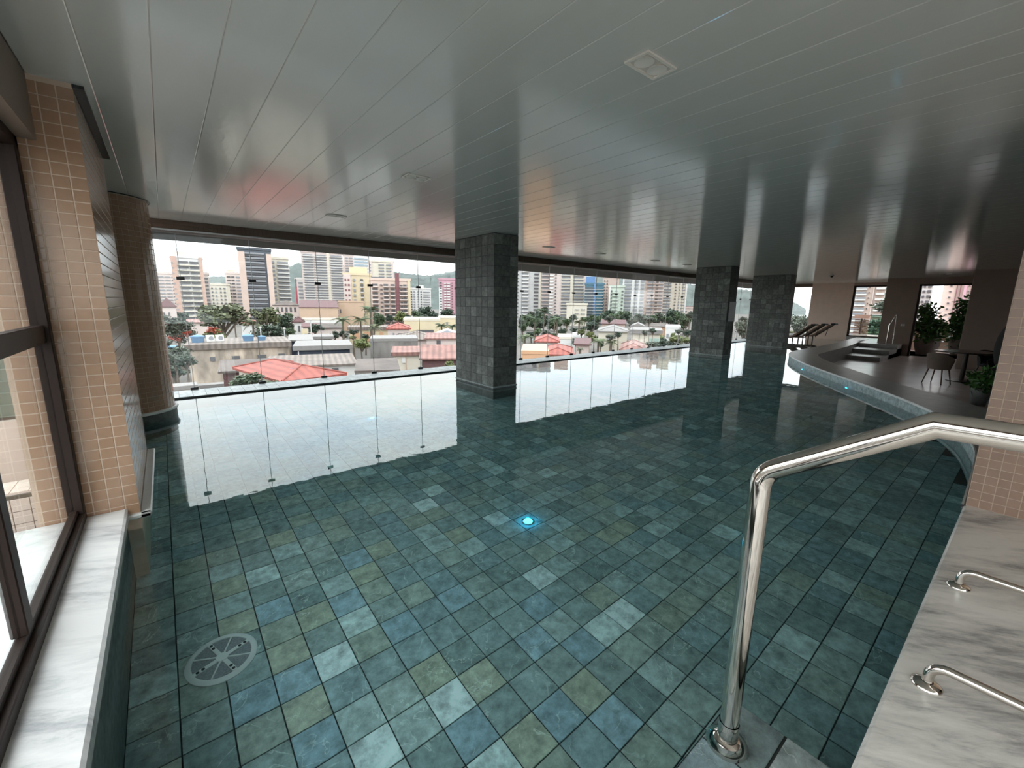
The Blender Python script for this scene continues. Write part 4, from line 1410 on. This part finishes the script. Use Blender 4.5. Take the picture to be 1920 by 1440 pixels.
def house(label, pl_, pr_, pe, D, depth, ap, kind, wall, roofm, wins=(), yaw=0.0, name='house', cat='house', over=.35):
    """house at distance D whose front eave shows at row pe and whose ridge shows at row ap (or is ap metres high)"""
    pm_ = (pl_ + pr_) / 2
    while True:
        P = at(pm_, pe, D)
        A, B = at(pl_, pe, D), at(pr_, pe, D)
        w_ = math.hypot(B[0] - A[0], B[1] - A[1])
        ang = math.atan2(B[1] - A[1], B[0] - A[0]) + yaw
        if claim(P, w_ + 2 * over, depth + over, ang, -over) or P[2] < GZ + 1.8:
            break
        D += 2.0
    back = {'shed': 1.0, 'gabley': .0}.get(kind, .5)
    rh = ap if ap < 50 else max(.35, at(pm_, ap, D + depth * back)[2] - P[2])
    t = thing(name, label, cat, (P[0], P[1], GZ), ang)
    zl = P[2] - GZ
    MB().box(-w_ / 2, w_ / 2, 0, depth, 0, zl).build('wall', C[wall], t)
    roof(kind, -w_ / 2, w_ / 2, 0, depth, zl, rh, over).build('roof', C[roofm], t)
    HINFO[label[:12]] = (D, P[2] + (rh if kind == 'flat' else 0))
    if kind == 'hip' and D < 130:
        x0, x1, y0, y1 = -w_ / 2 - over, w_ / 2 + over, -over, depth + over
        r = min(x1 - x0, y1 - y0) / 2 * .9
        rg = [(x0 + r, (y0 + y1) / 2, zl + rh), (x1 - r, (y0 + y1) / 2, zl + rh)] if (x1 - x0) >= (y1 - y0) else [((x0 + x1) / 2, y0 + r, zl + rh), ((x0 + x1) / 2, y1 - r, zl + rh)]
        wide = (x1 - x0) >= (y1 - y0)
        MB().tube(rg, .09, 6).build('ridge_cap', C[roofm], t)
        for cx_, cy_, e_ in ((x0, y0, 0), (x1, y0, 1 if wide else 0), (x1, y1, 1), (x0, y1, 0 if wide else 1)):
            MB().tube([(cx_, cy_, zl + .03), rg[e_]], .08, 6).build('ridge_cap', C[roofm], t)
    for u0, u1, z0, z1, mt in wins:
        MB().box((u0 - .5) * w_, (u1 - .5) * w_, -.12, 0, zl - z0, zl - z1).build('window', C[mt], t)
    return t


house('bright red tiled hip roof house just outside the left panels', 530, 648, 706, 36, 9, 675, 'hip', 'cream', 'roof_red', yaw=.45)
house('brown sheet roof shed low in the left panels', 672, 744, 693, 44, 6, 677, 'shed', 'white', 'roof_brown')
house('low wall of pinkish blocks at the bottom left', 300, 362, 727, 44, 1.0, .15, 'flat', 'dirty', 'roof_white', name='yard_wall', cat='wall')
house('brown lean-to roof below the stained wall', 418, 505, 693, 46, 5, 686, 'shed', 'roof_maroon', 'roof_brown')
house('grey rendered yard wall at the bottom left', 374, 418, 722, 46, .6, .1, 'flat', 'grey', 'roof_white', name='yard_wall', cat='wall')
house('orange walled house low in the right panels', 978, 1028, 661, 46, 8, .2, 'flat', 'orange', 'orange', [(.1, .2, 2.6, 2.0, D_), (.45, .55, 2.6, 2.0, D_)], over=.05)
house('weathered pink tiled roof house beside the nearest slate column', 792, 880, 671, 48, 9, 646, 'gable', 'roof_maroon', 'roof_pink')
house('long grey corrugated roof behind the bright red roof', 505, 668, 684, 50, 7, 669, 'shed', 'white', 'roof_grey', [(.72, .80, 1.3, .5, D_)])
house('cream plaster house beside the brown sheet roof', 738, 790, 664, 52, 8, .3, 'flat', 'cream', 'roof_pink', [(.30, .42, 1.2, .5, 'white'), (.42, .44, 4, .2, 'orange')])
house('long red tiled roof behind the orange wall', 1018, 1073, 664, 52, 9, 648, 'hip', 'cream', 'roof_red')
house('dull red tiled roof below the cream villa', 1166, 1208, 656, 56, 8, 640, 'hip', 'white', 'roof_pink')
house('black walled shed with white roof', 556, 657, 653, 60, 8, .4, 'flat', 'navy', 'roof_white', [(.03, .05, 2.5, .3, 'white')])
house('grey streaked concrete wall building', 694, 784, 638, 60, 7, .3, 'flat', 'concrete', 'roof_white', over=.05)
house('pink house with maroon canopy in the right panels', 1080, 1105, 645, 60, 7, 641, 'shed', 'pinkish', 'roof_maroon')
house('long stained plaster wall building with roof tanks', 357, 546, 650, 62, 9, .45, 'flat', 'dirty', 'roof_grey', [(.19, .24, 1.6, 1.1, D_), (.40, .48, 1.5, 1.1, D_), (.66, .75, 1.6, 1.1, D_), (.88, .95, 1.4, 1.05, D_)])
house('white house with small red tiled roof', 1006, 1046, 640, 66, 8, 628, 'hip', 'white', 'roof_red', [(.12, .2, 2.4, .6, 'band'), (.28, .44, 2.4, .8, 'band'), (.62, .66, 1.8, .7, 'band'), (.85, .92, 1.8, .7, 'band')])
house('low beige roof house right of the pinkish grey hip roof', 800, 862, 634, 72, 8, 627, 'shed', 'pinkish', 'roof_pink', [(.3, .42, 1.2, .4, D_)])
house('slanted white sheet roof above the stained wall', 545, 583, 637, 72, 6, 629, 'shed', 'navy', 'roof_white')
house('plain white house right of the small red roof', 1046, 1073, 634, 72, 8, .25, 'flat', 'white', 'cream', [(.7, .9, 3.2, 1.8, 'band')], over=.1)
house('white roofed open shed behind the black walled shed', 590, 622, 634, 74, 6, .3, 'flat', 'dirty', 'roof_white')
house('blank white gable house in the right panels', 1073, 1094, 631, 74, 8, .3, 'flat', 'white', 'white', over=.05)
house('pinkish grey hip roof house behind the concrete wall', 742, 822, 636, 76, 10, 621, 'hip', 'pinkish', 'roof_grey', [(.85, .95, 1.3, .5, D_)])
house('cream flat roofed villa with green glazed corner', 1184, 1238, 624, 76, 9, .5, 'flat', 'cream', 'roof_white', [(.64, .76, 3.4, .9, 'green'), (.80, .98, 3.4, .9, 'green'), (.27, .29, 3.6, .1, 'band')])
house('pale panelled roofs by the dark palms near the slate column', 815, 862, 628, 84, 7, 619, 'gabley', 'white', 'solar')
house('pale cream pyramid roof house', 1122, 1176, 621, 88, 12, 610, 'hip', 'cream', 'roof_white', [(.3, .45, 2.5, 1.2, 'band')])
house('pink house with red tiled hip roof behind the concrete wall', 727, 768, 616, 90, 9, 606, 'hip', 'pinkish', 'roof_red', [(.45, .85, 2.2, 1.0, D_), (.22, .30, 1.6, .9, 'band')])
house('orange arched house behind the palms', 655, 733, 617, 92, 8, .5, 'flat', 'yellow', 'roof_grey', [(.12, .24, 2.8, .9, 'orange'), (.36, .56, 2.8, .7, 'orange'), (.72, .82, 2.8, .7, 'orange')])
house('brown roofed house beside the leftmost palm', 598, 642, 614, 96, 8, 606, 'gable', 'pinkish', 'roof_brown')
house('maroon roofed house right of the small white house', 568, 602, 612, 98, 8, 605, 'gable', 'pinkish', 'roof_maroon')
house('cream box building with a long slit window', 757, 825, 600, 112, 12, .4, 'flat', 'yellow', 'cream', [(.34, .82, 3.6, 2.5, D_)], over=.1)
house('small white house with steep red roof', 551, 569, 603, 112, 7, 594, 'hip', 'white', 'roof_maroon', [(.4, .6, 2.4, 1.0, D_)])
house('white boxy house by the right tree belt', 1248, 1276, 614, 112, 10, .3, 'flat', 'white', 'white', [(.1, .25, 2.6, 1.6, 'band')], over=.05)
house('brown roofed cottage among the trees on the right', 1222, 1250, 612, 116, 9, 606, 'gable', 'orange', 'roof_brown')
house('lower cream block right of the slit window building', 822, 858, 596, 118, 12, .3, 'flat', 'yellow', 'cream', [(.4, .5, 2.2, 1.2, 'band')], over=.1)
house('white house left of the villa under the tree belt', 1186, 1206, 611, 118, 9, 606, 'gabley', 'white', 'roof_white')
house('white cottage behind the branching trunk', 452, 478, 607, 125, 8, 600, 'gable', 'white', 'roof_red')
house('maroon roofed house below the green block', 1128, 1172, 607, 125, 12, 599, 'gable', 'lightsalmon', 'roof_maroon')
house('long white wall in front of the tan warehouse', 566, 640, 599, 128, 4, .3, 'flat', 'white', 'cream', over=.05)
house('reddish low house at the left behind the flame trees', 352, 390, 604, 130, 10, 598, 'gable', 'pinkish', 'roof_pink')
house('tan blank walled warehouse with maroon roof', 562, 634, 576, 150, 26, 563, 'gable', 'tan', 'roof_maroon', over=.2)
house('pale pink three storey block with brown roof', 512, 563, 572, 150, 14, 563, 'hip', 'pinkish', 'roof_brown', [(.12 + .16 * k, .20 + .16 * k, r_ + 1.6, r_, D_) for k in range(5) for r_ in (.8, 4.2, 7.4)])
house('tall tan warehouse block right of the maroon roof', 634, 682, 566, 165, 20, .4, 'flat', 'tan', 'tan', [(.06, .10, 4, 2.6, D_)], over=.1)
house('pink building with maroon roof at the far left', 298, 330, 575, 180, 14, 558, 'hip', 'pinkish', 'roof_maroon', [(.2, .3, 3, 1.8, D_), (.5, .6, 3, 1.8, D_)])


# roof tanks, air conditioners, vehicles
def roof_pt(px, py, z):
    return pz(px, py, z)


def tank(px, py, r, label):
    D, zt = HINFO['long stained']
    p = at(px, py, D + 3)
    t = thing('water_tank', label, 'water tank', (p[0], p[1], zt), 0, 'blue water tanks on the stained roof')
    MB().lathe([(r * .85, 0), (r, .9 * r), (r * 1.02, .95 * r)], 20).build('body', C['tank'], t, 40)
    MB().lathe([(r * 1.05, .95 * r), (r * 1.0, 1.1 * r), (.25 * r, 1.3 * r)], 20).build('lid', C['tank'], t, 40)


tank(373, 653.5, .72, 'light blue water tank at the left end of the stained roof')
tank(467, 650, .66, 'dark blue water tank in the middle of the stained roof')
tank(492, 649, .5, 'small blue water tank at the right of the stained roof')
for px, lb in ((396, 'larger white air conditioner on the stained roof'), (414, 'smaller white air conditioner on the stained roof')):
    D, zt = HINFO['long stained']
    p = at(px, 652.5, D + 3)
    t = thing('air_conditioner', lb, 'air conditioner', (p[0], p[1], zt), .1)
    MB().bbox(-.42, .42, -.2, .2, .05, .85, .02).build('case', C['white'], t)
    MB().lathe([(.26, 0), (.26, .01)], 16).build('fan_grille', C['band'], t).matrix_basis = Matrix.Translation((.08, -.2, .46)) @ Matrix.Rotation(math.pi / 2, 4, 'X')


def vehicle(px, py, L_, W_, H_, col, label, rz, truck=False):
    p = pz(px, py, GZ)
    t = thing('truck' if truck else 'car', label, 'truck' if truck else 'car', (p[0], p[1], GZ), rz)
    if truck:
        MB().bbox(-L_ / 2, L_ * .18, -W_ / 2, W_ / 2, .8, H_, .06).build('cargo_box', C['navy'], t)
        MB().bbox(L_ * .2, L_ / 2, -W_ / 2, W_ / 2, .5, H_ * .8, .15).build('cab', C['white'], t)
        MB().box(L_ * .3, L_ / 2 + .02, -W_ / 2 - .02, W_ / 2 + .02, H_ * .5, H_ * .7).build('windscreen', C['dark'], t)
    else:
        MB().bbox(-L_ / 2, L_ / 2, -W_ / 2, W_ / 2, .3, H_ * .6, .12).build('body', C[col], t)
        MB().bbox(-L_ * .32, L_ * .25, -W_ * .44, W_ * .44, H_ * .6, H_, .14).build('cabin', C['dark'], t)
    for sx in (-.32, .32):
        for sy in (-1, 1):
            wv = MB().lathe([(.33, -.1), (.33, .1)], 14).build('wheel', M['black'], t)
            wv.matrix_basis = Matrix.Translation((sx * L_, sy * W_ * .46, .33)) @ Matrix.Rotation(math.pi / 2, 4, 'X')


vehicle(386, 707, 4.2, 2.0, 2.6, None, 'dark blue box truck parked in the yard at the lower left', 1.6, True)
vehicle(330, 694, 4.2, 1.8, 1.5, 'white', 'white car half hidden by trees at the lower left', 1.2)
vehicle(420, 694, 4.0, 1.7, 1.4, 'white', 'white car right of the dark blue truck', 1.4)
p = pz(333, 655, GZ + 2)
t = thing('container', 'blue and grey container below the left flame tree', 'container', (p[0], p[1], GZ), -.25)
MB().bbox(-3, 0, -1.2, 1.2, 0, 2.6, .03).build('body', C['tank'], t)
MB().bbox(0.05, 3, -1.2, 1.2, 0, 2.4, .03).build('annex', C['grey'], t)


# ------------------------------------------------------------------ trees
def crown_mesh(name, n, mat, seed, flat=1.0, clumps=16):
    r_ = np.random.default_rng(seed)
    cl = r_.normal(size=(clumps, 3))
    cl /= np.linalg.norm(cl, axis=1)[:, None]
    cl *= r_.uniform(.25, .72, size=(clumps, 1))
    v, f = [], []
    for i in range(n):
        c = cl[r_.integers(clumps)]
        d = r_.normal(size=3)
        d /= np.linalg.norm(d)
        p = c + d * r_.uniform(.12, .36)
        a = r_.normal(size=3)
        a /= np.linalg.norm(a)
        b_ = np.cross(a, d)
        b_ /= np.linalg.norm(b_) + 1e-6
        s_ = r_.uniform(.05, .115)
        k = len(v)
        v += [p - a * s_, p + b_ * s_ * .7, p + a * s_, p - b_ * s_ * .7]
        f.append((k, k + 1, k + 2, k + 3))
    return MB().add(v, f).mesh(name, mat)


CR = {}


def tree(label, px, py, D, rxp, ryp, mat, group, branching=False, base=GZ):
    key = (mat, random.randrange(3))
    if key not in CR:
        CR[key] = crown_mesh('crown', 1500, C[mat], hash(key[1]) % 97 + len(CR) * 5)
    D0 = D
    for off in (0, -3, 3, -6, 6, -9, 9, -12, 12, -16, 16, -20, 20, -25, 25, -30, 30):
        D = D0 + off
        c = at(px, py, D)
        rr = rxp * D / FPX
        if claim(c, rr * 1.3, rr * .65, 0.0, -rr * .65):
            break
    rx, rz = rxp * D / FPX, ryp * D / FPX
    t = thing('tree', label, 'tree', (c[0], c[1], base), random.uniform(0, 6), group)
    o = put('crown', CR[key], t, loc=(0, 0, c[2] - base))
    o.scale = (rx, rx, rz)
    hgt = c[2] - base
    MB().tube([(0, 0, 0), (.05 * rx, 0, hgt * .5), (0, .08 * rx, hgt)], .1, 8, radii=[.06 * rx + .1, .045 * rx + .08, .03 * rx]).build('trunk', C['trunk'], t)
    nb = 6 if branching else 3
    for k in range(nb):
        a = 2 * math.pi * k / nb + .4
        z0 = max(.2, hgt - rz * random.uniform(.9, 1.3))
        MB().tube([(0, 0, z0), (.35 * rx * math.cos(a), .35 * rx * math.sin(a), hgt - .35 * rz), (.62 * rx * math.cos(a), .62 * rx * math.sin(a), hgt + .15 * rz)], .05, 6, radii=[.03 * rx + .05, .02 * rx + .04, .01 * rx + .02]).build('branch', C['trunk'], t)
    return t


G1 = 'trees of the town below'
tree('wide olive green spreading tree in front of the dark glass tower', 418, 592, 105, 52, 26, 'tree_olive', G1, True)
tree('olive tree top left of the leaning palm tree', 498, 590, 112, 26, 22, 'tree_olive', G1)
FT1 = tree('flame tree with red blossom left of the branching trunk', 402, 628, 82, 22, 16, 'lime', G1)
FT2 = tree('flame tree half behind the round column', 333, 618, 78, 26, 22, 'tree_grey', G1)
tree('dark green tree beside the small white house', 532, 606, 120, 24, 18, 'tree_dark', G1)
tree('dense green tree low between flame tree and stained wall', 505, 622, 100, 34, 14, 'tree_dark', G1)
tree('grey green tree at the left above the parked cars', 326, 668, 62, 26, 20, 'tree_grey', G1)
tree('shrubby tree over the white car at the lower left', 328, 697, 55, 22, 10, 'tree_dark', G1)
tree('round green tree just outside the left panels', 462, 716, 42, 36, 16, 'tree_green', G1)
tree('low green tree beside the bright red roof', 508, 722, 40, 20, 13, 'tree_green', G1)
tree('light green bushy tree above the concrete wall', 678, 645, 60, 20, 11, 'lime', G1)
tree('round tree in front of the balcony block', 712, 598, 140, 16, 15, 'tree_green', G1)
tree('bright green tree below the maroon stripe', 752, 595, 150, 15, 12, 'lime', G1)
tree('dark hillside tree left of the pink tower', 800, 588, 190, 18, 16, 'tree_dark', G1)
tree('dark tree below the pink tower', 838, 590, 180, 18, 14, 'tree_dark', G1)
tree('bushy hillside tree below the white mid-rise', 782, 592, 175, 13, 12, 'tree_green', G1)
tree('fresh green tree beside the slate column at the pool edge', 843, 683, 42, 14, 11, 'lime', G1)
tree('green shrub by the yellow sign in the left panels', 590, 616, 95, 16, 9, 'tree_dark', G1)
tree('dark shrub behind the black walled shed', 628, 628, 85, 10, 8, 'tree_dark', G1)
tree('grey green hedge tree left of the small white house', 542, 622, 96, 15, 9, 'tree_green', G1)
for k, (px, py, rx, ry, mt, lb) in enumerate((
        (985, 600, 22, 16, 'tree_green', 'green tree at the left edge of the right panels'), (1012, 604, 20, 18, 'tree_dark', 'dark tree behind the palms in the right panels'), (1040, 606, 18, 16, 'tree_green', 'green tree below the pink and cream tower'),
        (1110, 612, 16, 11, 'tree_dark', 'dark tree below the blue glass tower'), (1142, 592, 18, 12, 'tree_dark', 'dark tree in front of the slim orange tower'), (1172, 594, 18, 13, 'tree_green', 'green tree in front of the pale green block'),
        (1202, 600, 17, 14, 'tree_dark', 'dark tree below the white shaded tower'), (1232, 596, 18, 13, 'tree_grey', 'grey green tree below the beige balcony tower'), (1258, 594, 20, 16, 'tree_dark', 'tall dark tree below the cream tower'),
        (1284, 604, 17, 16, 'tree_green', 'green tree by the middle slate column'), (1270, 638, 22, 10, 'lime', 'lime green tree low beside the middle slate column'), (1238, 644, 16, 8, 'tree_grey', 'grey bush in front of the cream villa'))):
    tree(lb, px, py, 170 - 60 * (py > 630) - 30 * (py > 610), rx, ry, mt, G1)
for px, py, D, lb in ((1640, 620, 45, 'leafy tree seen low through the far window'), (1680, 575, 60, 'tall tree at the right of the far window'), (1398, 618, 120, 'pale green tree between the middle and last slate columns'), (1500, 610, 110, 'pale tree left of the beige end wall')):
    tree(lb, px, py, D, 30 if px > 1600 else 20, 22, 'tree_grey', G1)


r2 = random.Random(5)
ORD = ('first', 'second', 'third', 'fourth', 'fifth', 'sixth', 'seventh', 'eighth', 'ninth', 'tenth')


def belt(x0, x1, y0, y1, n_, d0, d1, rx, ry, what, where, mats, grp):
    for k in range(n_):
        px = x0 + (x1 - x0) * (k + r2.uniform(.2, .8)) / n_
        tree('%s %s from the left in %s' % (ORD[k], what, where), px, r2.uniform(y0, y1), r2.uniform(d0, d1), r2.uniform(*rx), r2.uniform(*ry), r2.choice(mats), grp)


TM = ['tree_dark', 'tree_green', 'tree_grey']
GB = 'distant tree belt'
belt(300, 560, 586, 604, 8, 130, 200, (10, 16), (7, 10), 'small tree', 'the belt behind the spreading tree', TM, GB)
belt(700, 860, 590, 604, 9, 130, 200, (8, 13), (6, 9), 'small tree', 'the belt below the balcony block', TM, GB)
belt(970, 1100, 588, 605, 8, 130, 210, (9, 15), (6, 10), 'small tree', 'the belt below the grey white tower', TM, GB)
belt(1105, 1200, 588, 604, 9, 130, 210, (9, 14), (6, 10), 'small tree', 'the belt below the blue glass tower', TM, GB)
belt(1200, 1300, 588, 606, 9, 130, 210, (9, 14), (6, 10), 'small tree', 'the belt below the cream tower', TM, GB)
belt(1385, 1520, 592, 612, 7, 130, 200, (9, 14), (6, 10), 'small tree', 'the greenery between the far slate columns', TM, GB)
TB = ['tree_dark', 'lime', 'tree_grey']
belt(975, 1060, 612, 630, 6, 85, 120, (10, 15), (7, 10), 'garden tree', 'the greenery behind the small red roof', TM, 'garden trees')
belt(1075, 1130, 622, 650, 5, 60, 100, (9, 14), (6, 9), 'garden tree', 'the gap left of the pyramid roof', TB, 'garden trees')
belt(1210, 1295, 632, 652, 6, 60, 90, (9, 15), (6, 9), 'garden tree', 'the garden by the middle slate column', TB, 'garden trees')
belt(640, 690, 622, 632, 3, 80, 100, (8, 12), (5, 7), 'garden tree', 'the yard under the coconut palms', TB, 'garden trees')
belt(300, 352, 640, 690, 4, 56, 75, (12, 18), (9, 13), 'garden tree', 'the greenery beside the round column', TM, 'garden trees')
belt(570, 700, 620, 634, 6, 75, 105, (6, 11), (4, 6), 'low bush', 'the yards behind the black shed', TB, 'bushes between the houses')
belt(1050, 1170, 616, 640, 7, 70, 110, (6, 11), (4, 7), 'low bush', 'the gardens left of the cream villa', TB, 'bushes between the houses')
belt(1200, 1295, 620, 640, 7, 70, 110, (6, 11), (4, 7), 'low bush', 'the gardens right of the cream villa', TB, 'bushes between the houses')
belt(1390, 1515, 622, 642, 6, 70, 110, (6, 12), (4, 7), 'low bush', 'the gardens between the far slate columns', TB, 'bushes between the houses')


# red blossom on the flame trees
def blossom(t, px, py, rx, ry):
    base = Matrix.Translation(t.location) @ Matrix.Rotation(t.rotation_euler[2], 4, 'Z')
    D = math.hypot(t.location[0], t.location[1]) - .5
    c = at(px, py, D)
    o = put('blossom', crown_mesh('blossom', 420, C['flower'], int(px)), t, mat4=base.inverted() @ Matrix.Translation(c))
    o.scale = (rx * D / FPX, rx * D / FPX, ry * D / FPX)
    o['label'] = 'red blossom'


blossom(FT1, 400, 619, 13, 8)
blossom(FT2, 352, 626, 9, 6)
blossom(FT2, 328, 634, 13, 7)
blossom(FT2, 322, 610, 12, 5)


def frond_mesh(mat):
    v, f = [], []
    n = 12
    for i in range(n):
        t = (i + 1) / n
        x = t
        z = .42 * t - .85 * t * t
        L_ = .30 * math.sin(math.pi * min(1, .15 + .85 * t)) + .03
        for s_ in (-1, 1):
            k = len(v)
            v += [(x - .035, 0, z), (x + .035, 0, z - .01), (x + .10, s_ * L_, z - .12 * L_ / .3), (x + .07, s_ * L_, z - .13 * L_ / .3)]
            f.append((k, k + 1, k + 2, k + 3))
    for i in range(n):
        t0, t1 = i / n, (i + 1) / n
        k = len(v)
        v += [(t0, -.012, .42 * t0 - .85 * t0 ** 2), (t0, .012, .42 * t0 - .85 * t0 ** 2), (t1, .012, .42 * t1 - .85 * t1 ** 2), (t1, -.012, .42 * t1 - .85 * t1 ** 2)]
        f.append((k, k + 1, k + 2, k + 3))
    return MB().add(v, f).mesh('frond', mat)


FR = {'palm': frond_mesh(C['palm']), 'tree_green': frond_mesh(C['tree_green']), 'tree_olive': frond_mesh(C['tree_olive'])}


def palm(label, px, py, D, rp_, mat='palm', lean=.0):
    D0 = D
    for off in (0, -3, 3, -6, 6, -9, 9, -12, 12, -16, 16, -20, 20):
        D = D0 + off
        c = at(px, py, D)
        R_ = rp_ * D / FPX
        if claim(c, R_ * 1.1, R_ * .55, 0.0, -R_ * .55):
            break
    t = thing('palm_tree', label, 'palm tree', (c[0], c[1], GZ), random.uniform(0, 6), 'palms of the town below')
    hgt = c[2] - GZ
    MB().tube([(lean * hgt, 0, 0), (lean * hgt * .4, 0, hgt * .5), (0, 0, hgt)], .2, 8, radii=[.26, .2, .15]).build('trunk', C['trunk'], t)
    n = 15
    for k in range(n):
        el_ = random.uniform(-.35, .75)
        mm = Matrix.Translation((0, 0, hgt)) @ Matrix.Rotation(2 * math.pi * k / n + random.uniform(-.2, .2), 4, 'Z') @ Matrix.Rotation(-el_, 4, 'Y') @ Matrix.Scale(R_ * random.uniform(.85, 1.1), 4)
        put('frond', FR[mat], t, mat4=mm)
    return t


palm('leaning palm with drooping yellow fronds by the second glass seam', 474, 606, 98, 17, 'tree_olive')
palm('leftmost coconut palm left of the yellow block', 642, 600, 100, 17)
palm('coconut palm in front of the tan warehouse', 676, 600, 96, 19)
palm('tall coconut palm at the fourth glass seam', 694, 582, 105, 18, 'tree_green')
palm('curved coconut palm over the orange arched house', 702, 614, 88, 15, 'tree_olive', .1)
palm('dark palm left of the slate column', 828, 610, 105, 14, 'tree_green')
palm('dark palm touching the slate column edge', 848, 612, 100, 12, 'tree_green')
palm('coconut palm low at the left of the right panels', 984, 632, 62, 19)
palm('coconut palm behind the orange wall', 1003, 598, 110, 18, 'tree_green')
palm('tall coconut palm below the grey white tower', 1020, 583, 120, 16, 'tree_green')
palm('coconut palm below the pink and cream tower', 1045, 598, 110, 15, 'tree_green')
palm('yellowish palm in front of the podium block', 1086, 604, 95, 14, 'tree_olive')
palm('coconut palm left of the pyramid roof house', 1122, 640, 62, 16)
palm('coconut palm in front of the pyramid roof house', 1146, 642, 60, 15, 'tree_olive')
palm('small palm beside the white gable house', 1088, 655, 55, 8, 'tree_green')
palm('young palm low in the far window', 1640, 628, 34, 18, 'palm')

# poles and signs of the street
for px, py0, D, lb in ((533, 617, 80, 'street lamp post beside the yellow hedge'), (582, 600, 90, 'tall grey mast by the white sign'), (488, 615, 85, 'pale lamp post behind the stained roof')):
    c = at(px, py0, D)
    t = thing('lamp_post', lb, 'lamp post', (c[0], c[1], GZ), 0)
    MB().tube([(0, 0, 0), (0, 0, c[2] - GZ)], .09, 8).build('pole', C['grey'], t)
    MB().bbox(-.15, .15, -.35, .15, c[2] - GZ, c[2] - GZ + .25, .04).build('lamp_head', C['white'], t)
c = at(572, 623, 88)
t = thing('billboard', 'small blank yellow board by the shrub in the left panels', 'sign', (c[0], c[1], GZ), -.2)
MB().box(-.5, .5, 0, .1, c[2] - GZ - .6, c[2] - GZ + .6).build('board', C['yellow'], t)
MB().tube([(0, .05, 0), (0, .05, c[2] - GZ - .6)], .06, 6).build('post', C['grey'], t)
# balcony louvre and glass rail outside the far window
lv = thing('louvre_screen', 'brown louvred screen outside the far window', 'screen', (27.6, 5.85, .25), 0)
for k in range(12):
    MB().box(-.02, .02, -.28, .28, .04 + k * .06, .08 + k * .06).build('slat', M['wood'], lv)
MB().box(-.03, .03, -.03, .03, 0, .85).build('post', M['wood_dark'], lv)
MB().box(-.1, .1, -.3, .3, .80, .98).build('cap', C['salmon'], lv)
MB().box(-.03, .03, -.3, .3, -.6, .0).build('plinth', M['coping'], lv)
gb = thing('glass_rail', 'glass balustrade with dark top rail outside the far window', 'balustrade', (27.6, 4.9, .25), 0)
MB().box(-.005, .005, -.62, .62, 0, .95).build('pane', M['glass_green'], gb)
MB().box(-.03, .03, -.64, .64, .95, 1.0).build('top_rail', M['black'], gb)
MB().box(-.03, .03, -.64, .64, -.7, 0).build('plinth', M['coping_edge'], gb)
tag(MB().box(26.3, 29, 4.0, 7.0, -.9, -.35).build('floor_balcony_far', M['deck']), 'balcony outside the far window', None, None, 'structure')
